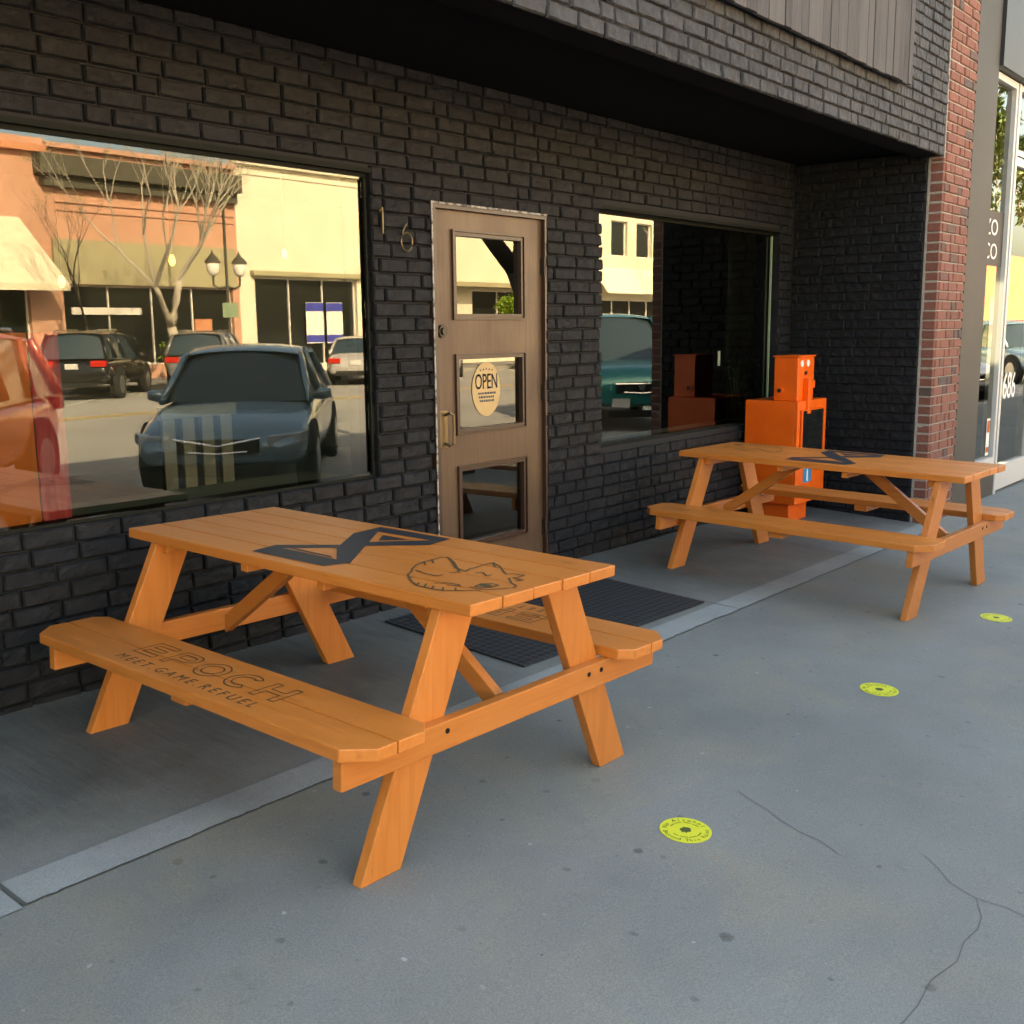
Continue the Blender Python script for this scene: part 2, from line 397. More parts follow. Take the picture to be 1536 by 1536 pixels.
# ------------------------------------------------------------------ brick wall builder
def bricks(mb, u0, u1, z0, z1, holes, P, pitch=.208, course=.0749, joint=.0130, depth=.026, rough=.0062, zref=0., jamb=0., lens=None):
    """P(u, z, d) maps wall coords to world, d outward. holes: (u0,u1,z0,z1)"""
    r = math.floor((z0-zref)/course); z = zref+r*course
    while z < z1-.004:
        a0, a1 = max(z, z0)+joint*.30, min(z+course, z1)-joint*.30
        if a1-a0 > .012:
            cuts = [(u0, u1)]
            for h in holes:
                if h[2] < a1-.012 and h[3] > a0+.012:
                    nc = []
                    for c in cuts:
                        if h[0] > c[0] and h[0] < c[1]: nc.append((c[0], h[0]))
                        if h[1] < c[1] and h[1] > c[0]: nc.append((h[1], c[1]))
                        if h[1] <= c[0] or h[0] >= c[1]: nc.append(c)
                        if h[0] <= c[0] and h[1] < c[1] and h[1] > c[0]: pass
                    cuts = nc
            for c in cuts:
                if lens:
                    seq = lens[r % len(lens)]; u = c[0]; L = []
                    for w in seq: L.append((u, min(u+w, c[1]))); u += w
                else:
                    u = u0+(r % 2)*pitch*.5-pitch+random.uniform(-.012, .012); L = []
                    while u < c[1]:
                        w = pitch+random.uniform(-.012, .012)
                        if random.random() < .05: w *= .55
                        if u+w > c[0]: L.append((max(u, c[0]), min(u+w, c[1])))
                        u += w
                for a, b in L:
                    if b-a < .03: continue
                    eL = abs(a-c[0]) < 1e-6 and a > u0+.01; eR = abs(b-c[1]) < 1e-6 and b < u1-.01
                    ba = a+(joint*.5 if not eL else random.uniform(-.004, .006)); bb = b-(joint*.5 if not eR else random.uniform(-.004, .006))
                    one_brick(mb, ba, bb, a0+random.uniform(-.0015, .0015), a1+random.uniform(-.0015, .0015), depth+random.uniform(-.003, .004), P, rough, jamb if (eL or eR) else 0)
        z += course; r += 1
def one_brick(mb, a, b, c, d, D, P, rough, jamb):
    nu = max(2, int((b-a)/.028)); nz = 3; e = .0065
    us = [a+e*.3, a+e]+[a+e+(b-a-2*e)*i/nu for i in range(1, nu)]+[b-e, b-e*.3]
    zs = [c+e*.3, c+e]+[c+e+(d-c-2*e)*i/nz for i in range(1, nz)]+[d-e, d-e*.3]
    sd = random.uniform(0, 100); tu = random.uniform(-.03, .03); tz = random.uniform(-.07, .03)
    nU, nZ = len(us), len(zs); vs = []; fs = []
    for j, z in enumerate(zs):
        for i, u in enumerate(us):
            ed = (i in (0, nU-1)) + (j in (0, nZ-1)); q = 0 if not ed else (.0065 if ed == 1 else .011)
            nn = noise.noise(Vector((u*28+sd, z*28, sd)))
            dd = D-q+nn*rough+tu*(u-(a+b)/2)+tz*(z-(c+d)/2)
            wu = noise.noise(Vector((sd, z*40, u*30)))*rough*.8 if ed else 0; wz = noise.noise(Vector((z*40, sd, u*30)))*rough*.8 if ed else 0
            vs.append((u+wu, z+wz, dd))
    for j in range(nZ-1):
        for i in range(nU-1): fs.append((j*nU+i, j*nU+i+1, (j+1)*nU+i+1, (j+1)*nU+i))
    ring = [j0*nU+i0 for j0, i0 in [(0, i) for i in range(nU)]+[(j, nU-1) for j in range(1, nZ)]+[(nZ-1, i) for i in range(nU-2, -1, -1)]+[(j, 0) for j in range(nZ-2, 0, -1)]]
    n0 = len(vs); back = -jamb if jamb else 0.
    for r_ in ring:
        u, z, _ = vs[r_]; uu = min(max(u, a), b) if False else (a if u < a+e*.9 else b if u > b-e*.9 else u); zz = c if z < c+e*.9 else d if z > d-e*.9 else z
        vs.append((uu, zz, D-.012)); 
    n1 = len(vs)
    for r_ in ring:
        k = n0+ring.index(r_); vs.append((vs[k][0], vs[k][1], back))
    m = len(ring)
    for i in range(m):
        fs.append((ring[i], n0+i, n0+(i+1) % m, ring[(i+1) % m])); fs.append((n0+i, n1+i, n1+(i+1) % m, n0+(i+1) % m))
    mb.add([P(*v) for v in vs], fs, vb=random.random())

# ================================================================== GROUND
def sheet(name, m, x0, x1, y0, y1, dz=0., step=None, label=None, jag=0., zf=gz, kind='structure'):
    mb = MB(); nx = max(1, int((x1-x0)/(step or 2.))); ny = max(1, int(abs(y1-y0)/.5)); 
    for j in range(ny+1):
        for i in range(nx+1):
            x = x0+(x1-x0)*i/nx; y = y0+(y1-y0)*j/ny
            if jag and j == 0: y += jag*noise.noise(Vector((x*6, 3, 0)))+jag*.5*noise.noise(Vector((x*31, 9, 0)))
            mb.v.append((x, y, zf(x, y)+dz)); mb.gr.append((x, y, 0)); mb.vb.append(0)
    for j in range(ny):
        for i in range(nx): mb.f.append((j*(nx+1)+i, j*(nx+1)+i+1, (j+1)*(nx+1)+i+1, (j+1)*(nx+1)+i)); mb.mi.append(0)
    return mb.obj(name, m, kind=kind)
sheet('pavement', 'pavement', -30, 80, -4.5, 6.0, 0, 1.)
sheet('ground', 'asphalt', -250, 300, -250, 250, 0, 60, zf=lambda x, y: -.9)
sheet('road', 'asphalt', -60, 140, -24.6, -4.62, 0, 20, zf=lambda x, y: ROAD)
mb = MB(); mb.box((-30, -4.66, -.6), (80, -4.5, -.125)); mb.obj('kerb', 'kerb', kind='structure')
mb = MB(); mb.box((-60, -24.75, -.6), (140, -24.6, -.10)); mb.obj('kerb', 'kerb', kind='structure')
sheet('far_pavement', 'kerb', -60, 140, -29.2, -24.75, 0, 20, zf=lambda x, y: -.11)
# concrete slab in front of the shop with its pale border
SE = -1.339
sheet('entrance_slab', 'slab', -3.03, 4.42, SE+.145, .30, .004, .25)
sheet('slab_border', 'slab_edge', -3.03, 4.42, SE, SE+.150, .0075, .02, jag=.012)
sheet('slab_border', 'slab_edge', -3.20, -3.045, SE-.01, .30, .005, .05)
sheet('slab_joint', 'joint', -3.2, 4.42, SE-.0005, SE+.02, .0035, .02, jag=.013)
sheet('slab_joint', 'joint', -3.040, -3.032, SE, .2, .009, .05)
for xj in (1.02, 2.86):
    mb = MB(); mb.strip([(xj+.02*noise.noise(Vector((t, xj, 0))), SE+.01+t*.13) for t in range(11)], .006, 0)
    mb.v = [(x, y, gz(x, y)+.0095) for x, y, z in mb.v]; mb.obj('slab_joint', 'joint', kind='structure')
mb = MB(); mb.strip([(-1.05, -2.42), (-1.09, -2.50), (-1.11, -2.56), (-1.15, -2.63), (-1.18, -2.71), (-1.19, -2.78), (-1.23, -2.86)], .0022, 0)
mb.strip([(-1.05, -3.06), (-1.10, -3.12), (-1.16, -3.17), (-1.20, -3.26), (-1.19, -3.34), (-1.21, -3.42), (-1.19, -3.5)], .002, 0); mb.strip([(-1.20, -3.26), (-1.29, -3.30), (-1.36, -3.31), (-1.45, -3.30), (-1.55, -3.315), (-1.68, -3.29), (-1.80, -3.30), (-2.0, -3.29)], .0018, 0)
mb.v = [(x, y, gz(x, y)+.002) for x, y, z in mb.v]; mb.obj('pavement_crack', 'joint', kind='structure')
# parking bay lines and yellow centre line
def road_line(name, a, b, w, m):
    mb = MB(); mb.strip([a, b], w, ROAD+.004); mb.obj(name, m, kind='structure')
for k in range(-1, 8):
    x = .55+3.85*k; road_line('bay_line', (x, -4.9-.0), (x+4.6, -4.9-5.0), .13, 'line_white')
road_line('centre_line', (-50, -16.3), (120, -16.3), .14, 'line_yellow'); road_line('centre_line', (-50, -16.6), (120, -16.6), .14, 'line_yellow')
for k in range(0, 10): x = 5+3.5*k; road_line('bay_line', (x, -20.2), (x+4.2, -24.5), .12, 'line_white')

# ================================================================== OUR BUILDING
shop = empty('brick_shop', (0, 0, 0), 'black painted brick shop with recessed front, two big windows and a deep dark soffit', 'building')
WZ0, WZ1 = -.3, 2.82
W1 = (-5.2, -.425, .735, 2.285); W2 = (1.60, 4.20, .70, 2.265); DR = (0.0, 1.012, -.3, 2.165)
HO = [W1, W2, DR]
mb = MB(); Pw = lambda u, z, d: (u, -d+.026, z)
bricks(mb, -6.6, 4.42, WZ0, WZ1, HO, Pw, zref=.735, jamb=.10)
mb.obj('wall', 'black_brick', shop)
def panel_with_holes(mb, u0, u1, z0, z1, holes, y0, y1):
    us = sorted({u0, u1, *[h[0] for h in holes], *[h[1] for h in holes]}); 
    for a, b in zip(us, us[1:]):
        hs = sorted([(h[2], h[3]) for h in holes if h[0] <= a and h[1] >= b]); z = z0
        for h in hs:
            if h[0] > z: mb.box((a, y0, z), (b, y1, h[0]))
            z = max(z, h[1])
        if z < z1: mb.box((a, y0, z), (b, y1, z1))
HB = [(h[0]-.012, h[1]+.012, h[2]-.006, h[3]+.006) for h in HO]
mb = MB(); panel_with_holes(mb, -6.6, 4.42, WZ0, WZ1, HB, .021, .24); mb.obj('wall_backing', 'black_mortar', shop)
# return wall at x = 4.40 (faces -x)
mb = MB(); Pr = lambda u, z, d: (4.42-d, u, z)
bricks(mb, -1.10, -.004, -.35, 2.80, [], Pr, zref=.70, pitch=.208, depth=.020)
mb.obj('return_wall', 'black_brick2', shop)
mb = MB(); mb.box((4.414, -1.098, -.35), (4.62, -.004, 2.80)); mb.obj('return_backing', 'black_mortar', shop)
# left return, far outside the frame but seen from a step aside
mb = MB(); Pl = lambda u, z, d: (-6.6+d, u, z); bricks(mb, -1.15, -.004, -.2, 2.80, [], Pl, zref=.70); mb.obj('return_wall', 'black_brick2', shop)
mb = MB(); mb.box((-7.0, -1.15, -.2), (-6.59, .2, 2.80)); mb.obj('return_backing', 'black_mortar', shop)
# fascia and soffit
FB = 2.752; FY = -1.215
mb = MB(); Pf = lambda u, z, d: (u, FY-d+.02, z)
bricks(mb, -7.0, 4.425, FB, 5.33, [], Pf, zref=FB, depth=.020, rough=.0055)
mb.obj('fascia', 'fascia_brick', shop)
mb = MB(); mb.box((-7.0, FY+.014, 2.81), (4.415, FY+.2, 5.35)); mb.obj('fascia_backing', 'black_mortar', shop)
mb = MB(); mb.box((-7.0, FY+.201, 2.815), (4.62, 5.2, 3.0)); mb.box((4.621, .1, 2.815), (5.66, 5.2, 3.0)); mb.box((-7.0, FY+.012, 2.757), (4.415, FY+.2, 2.809)); mb.obj('soffit', 'soffit', shop)
mb = MB(); mb.box((-22, -1.0, 3.02), (4.5, 9, 5.3)); mb.obj('upper_storey', 'black_mortar', shop)
mb = MB(); mb.box((-22, -1.0, -.4), (-7.02, 9, 3.01)); mb.obj('side_wing', 'black_mortar', shop)
# interior
mb = MB(); mb.box((-6.8, 5.0, -.3), (5.6, 5.2, 2.81)); mb.box((-6.8, .26, -.3), (-6.6, 5.0, 2.81)); mb.box((5.5, .26, -.3), (5.62, 5.0, 2.81)); mb.box((4.43, .241, -.3), (5.62, .259, 2.81)); mb.obj('room_wall', 'room', shop)
mb = MB(); mb.box((-6.6, .25, -.29), (5.49, 5.0, -.02)); mb.obj('room_floor', 'room', shop)
mb = MB(); mb.box((4.40, .262, -.019), (4.46, .60, 2.80)); mb.obj('room_partition', 'room_green', shop)
# windows
def window(h, name='window', yg=.045):
    a, b, c, d = h; oy = yg-.055; fr = MB(lambda x, y, z: (x, y+oy if y < .1 else y, z))
    fr.box((a-.01, .050, c-.004), (b+.01, .125, c+.010)); fr.box((a-.01, .045, d-.035), (b+.01, .125, d+.004))
    fr.box((a-.01, .048, c+.011), (a+.028, .125, d-.035)); fr.box((b-.022, .048, c+.011), (b+.01, .125, d-.035))
    w = fr.obj(name, 'frame_dark', shop)
    g = MB(); g.add([(a+.02, yg, c+.006), (b-.015, yg, c+.006), (b-.015, yg, d-.02), (a+.02, yg, d-.02)], [(0, 1, 2, 3)]); g.obj('pane', 'glass', w)
    return w
mb = MB(); mb.box((-5.2, .26, .69), (-.42, .60, .72)); mb.box((1.6, .26, .655), (4.2, .45, .685)); mb.obj('window_ledge', 'ledge', shop)
w1 = window(W1); w2 = window(W2, yg=.09)
mb = MB(); mb.box((4.155, .066, .725), (4.172, .080, 2.22)); mb.obj('edge_trim', 'frame_green', w2)
mb = MB(); mb.box((-.455, .022, .76), (-.446, .036, 2.24)); mb.obj('edge_trim', 'frame_dark', w1)
mb = MB(); mb.box((W1[0], .0, 2.268), (W1[1], .033, 2.292)); mb.obj('lintel', 'frame_dark', w1)
mb = MB(); mb.box((W2[0], .0, 2.249), (W2[1], .044, 2.272)); mb.obj('lintel', 'frame_dark', w2)
# door
DY = .035
dr = MB(); PN = [(.222, .795, 1.575, 2.005), (.232, .800, .925, 1.325), (.238, .806, .262, .690)]
panel_with_holes(dr, .035, .995, -.02, 2.135, PN, DY, DY+.045)
door = dr.obj('door', 'door_wood', shop)
for (a, b, c, d) in PN:
    m = MB()
    for q, (o, w, pr) in enumerate([(.030, .010, .015), (.014, .016, .008)]):
        A, B, Cc, D = a-o, b+o, c-o, d+o; y0 = DY-pr; y1 = DY+(.0 if q == 0 else .03)-.0005
        m.box((A, y0, Cc), (B, y1, Cc+w)); m.box((A, y0, D-w), (B, y1, D)); m.box((A, y0, Cc+w), (A+w, y1, D-w)); m.box((B-w, y0, Cc+w), (B, y1, D-w))
    m.obj('moulding', 'door_trim', door)
    g = MB(); g.add([(a-.003, DY+.022, c-.003), (b+.003, DY+.022, c-.003), (b+.003, DY+.022, d+.003), (a-.003, DY+.022, d+.003)], [(0, 1, 2, 3)]); g.obj('pane', 'glass2', door)
m = MB(); m.box((.0, -.004, -.02), (.033, DY+.05, 2.165)); m.box((.9965, .006, -.02), (1.014, DY+.05, 2.165)); m.box((.033, -.002, 2.137), (.9965, DY+.05, 2.162)); m.obj('door_frame', 'door_trim', shop)
m = MB(); m.box((-.004, -.010, -.02), (.004, -.0045, 2.168)); m.box((.004, -.010, 2.157), (1.0, -.0045, 2.168)); m.obj('worn_edge', 'worn_white', shop)
m = MB(); m.cyl((.092, DY-.012, 1.482), (0, 1, 0), .034, .024, 28); m.cyl((.092, DY-.030, 1.482), (0, 1, 0), .02, .012, 20); m.obj('lock', 'dark_bronze', door, smooth=False)
m = MB(); m.board((.055, DY-.010, .835), (.125, DY-.0005, 1.045), .003, 2); m.tube([(.100, DY-.012, 1.02), (.110, DY-.045, 1.032), (.128, DY-.052, 1.02), (.132, DY-.052, .94), (.128, DY-.052, .86), (.110, DY-.045, .848), (.100, DY-.012, .86)], .0085, 10); m.obj('pull_handle', 'brass', door)
for z in (1.86, 1.10, .25):
    m = MB(); m.cyl((1.003, DY-.02, z), (0, 0, 1), .011, .11, 12); m.box((.985, DY-.012, z-.05), (1.003, DY-.001, z+.05)); m.obj('hinge', 'dark_bronze', door)
m = MB(); m.board((-.0, .0, -.06), (1.012, .24, -.021), .004); m.obj('threshold', 'column', shop)
# open sign
osg = empty('open_sign', (.492, DY+.018, 1.145), 'tan oval OPEN sign inside the middle pane of the brown door', 'sign')
m = MB(); n = 48; pts = [(.125*math.cos(2*math.pi*i/n), .158*math.sin(2*math.pi*i/n)) for i in range(n)]
m.add([(x, 0, z) for x, z in pts]+[(x, .002, z) for x, z in pts], [list(range(n))]+[list(range(n, 2*n))[::-1]]+[(i, n+i, n+(i+1) % n, (i+1) % n) for i in range(n)]); m.obj('card', 'oval_sign', osg)
m = MB(); [add_text(m, 'OPEN', .098, lambda x, y, z, o=o: (x*.80+o, -.0012-abs(o)*.02, y*1.3+.002), align='CENTER') for o in (-.0016, 0, .0016)]
for k in range(5):
    x0 = -.052+.026*k; z0 = .118-abs(k-2)*.004
    m.add([(x0+.009*(1 if i % 2 == 0 else .42)*math.sin(i*math.pi/5), -.0012, z0+.009*(1 if i % 2 == 0 else .42)*math.cos(i*math.pi/5)) for i in range(10)], [list(range(10))])
for j in range(3):
    x = -.075+j*.006
    while x < .078-j*.01:
        w = random.uniform(.008, .02); m.add([(x, -.0012, -.03-j*.022), (x+w, -.0012, -.03-j*.022), (x+w, -.0012, -.018-j*.022), (x, -.0012, -.018-j*.022)], [(0, 1, 2, 3)]); x += w+.004
m.obj('lettering', 'foil', osg)
# house numbers
m = MB(); m.tube([(-.372, -.02, 2.105), (-.372, -.02, 1.975)], .0045, 8); m.tube([(-.372, -.02, 2.105), (-.393, -.02, 2.082)], .004, 8); m.tube([(-.372, -.02, 2.08), (-.372, .006, 2.08)], .003, 6)
m.obj('house_number', 'brass', label='thin brass digit one on the black brick beside the window', cat='house number')
m = MB(); pts = [(-.205, 2.035), (-.222, 2.010), (-.237, 1.985)]+[(-.205+.040*math.cos(t), 1.943+.047*math.sin(t)) for t in [math.pi*(.75+i/12) for i in range(25)]]
m.tube([(x, -.02, z) for x, z in pts], .0048, 8); m.tube([(-.205, -.02, 1.897), (-.205, .006, 1.897)], .003, 6)
m.obj('house_number', 'brass', label='brass digit six with a round loop beside the brown door', cat='house number')
# wooden sign on the fascia
ws = empty('wooden_sign', (2.0, FY, 3.12), 'weathered grey vertical board sign high on the black brick fascia', 'sign')
x = -.6; k = 0
m = MB(lambda x, y, z: (x-2.0, y-FY, z-3.12))
while x < 3.44:
    w = random.uniform(.085, .135); w = min(w, 3.46-x); zb = 3.108+random.uniform(-.004, .006)+(.0 if x > 3.2 else 0); t = random.uniform(0, .008)
    m.board((x+.0015, FY-.062-t, zb), (x+w-.0015, FY-.040, 4.35), .002, 2, vb=random.random()); x += w
m.obj('boards', 'grey_board', ws)
m = MB(lambda x, y, z: (x-2.0, y-FY, z-3.12)); m.board((-.58, FY-.039, 3.14), (3.38, FY-.008, 3.19), .002); m.board((-.58, FY-.039, 4.0), (3.38, FY-.008, 4.05), .002); m.obj('batten', 'black_plastic', ws)

# red brick pilaster
pil = empty('brick_pilaster', (4.75, -1.2, -.11), 'red brick pilaster with pale mortar between the black shop and the grey column', 'pilaster')
PM = lambda x, y, z: (x-4.75, y+1.2, z+.11)
m = MB(PM); m.box((4.425, -1.212, -.3), (5.065, -1.0, 5.4)); m.obj('mortar', 'mortar', pil)
m = MB(PM); lens = [[.215, .105, .215, .12], [.105, .215, .105, .215], [.215, .215, .105, .12], [.105, .105, .215, .215]]
bricks(m, 4.44, 5.07, -.3, 5.4, [], lambda u, z, d: (u, -1.2-d-.002, z), lens=lens, pitch=.2, depth=.021, joint=.013, rough=.001, course=.0749, zref=.02)
bricks(m, -1.2225, -1.105, -.3, 2.75, [], lambda u, z, d: (4.44-d+.002, u, z), lens=[[.115], [.115]], depth=.021, joint=.012, rough=.001, course=.0749, zref=.02)
m.obj('brickwork', 'red_brick', pil)
m = MB(PM); m.box((4.415, -1.112, -.3), (4.43, -1.0995, 2.75)); m.obj('mortar_smear', 'mortar', pil)

# ================================================================== NEIGHBOUR SHOP
nb = empty('storefront', (6, -1.1, -.13), 'neighbouring shop with a taupe metal column and silver framed glass', 'building')
NM = lambda x, y, z: (x-6, y+1.1, z+.13)
m = MB(NM); m.board((5.105, -1.21, -.25), (5.70, -1.0, 5.2), .006, 2); m.obj('column', 'column', nb)
m = MB(NM); m.box((5.07, -1.19, -.25), (5.104, -1.0, 5.2)); m.obj('gap_strip', 'black_plastic', nb)
m = MB(NM); m.box((5.70, -1.0, 3.66), (14, 9, 4.15)); m.box((14, -1.1, -.6), (30, 9, 4.1)); m.obj('upper_wall', 'column', nb)
m = MB(NM); m.box((5.705, -1.24, 3.63), (14, -.999, 4.5)); m.obj('sign_band', 'black_plastic', nb)
m = MB(NM); m.box((5.70, -1.16, -.6), (6.50, -1.02, .10)); m.box((8.2, -1.16, -.6), (14, -1.02, .10)); m.obj('stall_riser', 'column', nb)
def frm(a, b, c, d, w, name, y0=-1.16, y1=-1.08, bot=None):
    f = MB(NM); bt = bot or w
    f.box((a, y0, c), (b, y1, c+bt)); f.box((a, y0, d-w), (b, y1, d)); f.box((a, y0, c+bt), (a+w, y1, d-w)); f.box((b-w, y0, c+bt), (b, y1, d-w))
    o = f.obj(name, 'alu', nb)
    g = MB(NM); g.add([(a+w*.5, -1.12, c+bt*.5), (b-w*.5, -1.12, c+bt*.5), (b-w*.5, -1.12, d-w*.5), (a+w*.5, -1.12, d-w*.5)], [(0, 1, 2, 3)]); g.obj('pane', 'glass3', o)
    return o
nw = frm(5.702, 6.50, .10, 3.62, .055, 'window', bot=.13)
nd = frm(6.56, 7.70, -.12, 3.00, .075, 'door', y0=-1.15, bot=.24)
nt_ = frm(6.56, 7.70, 3.01, 3.62, .05, 'window')
nw2 = frm(7.77, 13.9, .10, 3.62, .06, 'window')
m = MB(NM); m.box((6.505, -1.17, -.14), (6.555, -1.03, 3.62)); m.box((7.705, -1.17, -.2), (7.765, -1.03, 3.62)); m.obj('mullion', 'alu', nb)
m = MB(NM); m.box((5.7, 3.5, -.6), (14, 3.6, 3.6)); m.box((5.7, -1.0, -.6), (14, 3.5, -.19)); m.obj('room_wall', 'room', nb)
m = MB(NM)
add_text(m, '686', .29, lambda x, y, z: (6.76+x, -1.123, .76+y*1.25), outline=0); add_text(m, '686', .29, lambda x, y, z: (6.770+x, -1.1235, .76+y*1.25)); m.obj('lettering', 'white_vinyl', nb)
m = MB(NM)
for j, t in enumerate(['ZO', 'CO']): add_text(m, t, .20, lambda x, y, z, j=j: (5.86+x*1.35, -1.127, 2.27-j*.21+y))
m.obj('lettering', 'white_vinyl', nb)
m = MB(NM); m.add([(5.76, -1.123, 2.0), (6.44, -1.123, 2.0), (6.44, -1.123, 2.48), (5.76, -1.123, 2.48)], [(0, 1, 2, 3)]); m.obj('decal', 'column', nb)
for (a, b, c, d, mm, lb) in [(6.02, 6.22, 1.22, 1.50, 'lime_paper', 'lime green flyer taped inside the neighbouring window'), (5.80, 5.86, .96, 1.2, 'pink_paper', 'pink paper slip low on the neighbouring window')]:
    q = MB(); q.add([(a, -1.10, c), (b, -1.10, c-.02), (b, -1.10, d), (a+.02, -1.10, d+.04), (a, -1.098, c), (b, -1.098, c-.02), (b, -1.098, d), (a+.02, -1.098, d+.04)], [(0, 1, 2, 3), (7, 6, 5, 4)]); q.obj('flyer', mm, label=lb, cat='flyer')
q = MB(); q.box((6.30, -1.127, .25), (6.40, -1.125, .60)); qq = q.obj('window_sticker', 'white_sticker', label='tall white and orange sticker at the foot of the neighbouring window', cat='sticker')
q = MB(); q.box((6.31, -1.1285, .47), (6.39, -1.1272, .58)); q.obj('print', 'orange_cloth', qq); q = MB(); q.box((6.31, -1.1285, .28), (6.39, -1.1272, .33)); q.obj('print', 'orange_cloth', qq)

# ================================================================== INTERIOR THINGS SEEN THROUGH THE GLASS
def cloth(x0, x1, y, z0, z1, mm, lb):
    m = MB(); n = 40
    for k in range(n+1):
        x = x0+(x1-x0)*k/n; yy = y+.006*math.sin(k*.35)
        m.v += [(x, yy, z0), (x, yy, z1)]; m.gr += [(0, 0, 0)]*2; m.vb += [0, 0]
    for k in range(n): m.f.append((2*k, 2*k+2, 2*k+3, 2*k+1)); m.mi.append(0)
    o = m.obj('banner', mm, label=lb, cat='banner'); sm = o.modifiers.new('s', 'SOLIDIFY'); sm.thickness = .004
cloth(-2.175, -2.05, .125, .40, 1.50, 'red_cloth', 'dark red cloth hanging inside the large window, right of the orange one')
cloth(-2.75, -2.18, .125, .40, 1.50, 'orange_cloth', 'orange cloth hanging inside the large window at the left edge')
cr = empty('slatted_stand', (-1.09, .62, .66), 'pale slatted wooden stand just inside the large window', 'display stand')
m = MB(lambda x, y, z: (x+1.09, y-.62, z-.66)); m.board((-1.31, .60, 1.07), (-.87, .64, 1.13), .003); m.obj('rail', 'crate_wood', cr)
for k in range(4):
    m = MB(lambda x, y, z: (x+1.09, y-.62, z-.66)); m.board((-1.305+k*.112, .605, .40), (-1.235+k*.112, .635, 1.069), .003, 2); m.obj('slat', 'crate_wood', cr)
m = MB(lambda x, y, z: (x+1.09, y-.62, z-.66))
for x in (-1.28, -.92): m.board((x, .645, -.019), (x+.03, .675, 1.07), .003, 2)
m.obj('leg', 'crate_wood', cr)
for k, (x, z, lb) in enumerate([(-.546, 1.914, 'lit pendant bulb inside the large window, near the lamp post reflection'), (-1.24, 1.773, 'lit pendant bulb inside the large window, above the dark shopfront reflection'), (.292, 1.99, 'lit pendant bulb inside the shop seen near the right edge of the large window')]):
    e = empty('pendant_lamp', (x, 1.6, z), lb, 'lamp')
    m = MB(); m.tube([(0, 0, .03), (0, 0, 2.81-z)], .003, 6); m.obj('cord', 'black_plastic', e)
    m = MB(); m.tube([(0, 0, -.034), (0, 0, -.028), (0, 0, -.01), (0, 0, .012), (0, 0, .03)], [.003, .012, .019, .015, .008], 12); m.obj('bulb', 'bulb', e, smooth=True)
# potted plant inside second window
pp = empty('potted_plant', (4.24, .38, -.02), 'leafy potted plant behind the second window', 'plant')
m = MB(); m.tube([(0, 0, 0), (0, 0, .45)], [.07, .09], 16); m.obj('pot', 'black_plastic', pp)
m = MB()
for k in range(60):
    a = random.uniform(0, 6.28); r = random.uniform(.02, .11); z = random.uniform(.5, 1.35); c_ = Vector((r*math.cos(a), r*math.sin(a), z)); d = Vector((math.cos(a), math.sin(a), random.uniform(-.6, .8))).normalized()*random.uniform(.04, .09); s_ = d.cross(Vector((0, 0, 1))).normalized()*.022
    m.add([tuple(c_), tuple(c_+d*.5+s_), tuple(c_+d), tuple(c_+d*.5-s_)], [(0, 1, 2, 3)])
    if k % 6 == 0: m.tube([(0, 0, .4), tuple(c_)], .004, 5)
m.obj('foliage', 'leaf_green', pp)
m = MB(); m.box((3.56, .22, 1.17), (3.60, .224, 1.29)); m.obj('paper_tag', 'white_sticker', label='small white paper tag behind the second window', cat='paper')

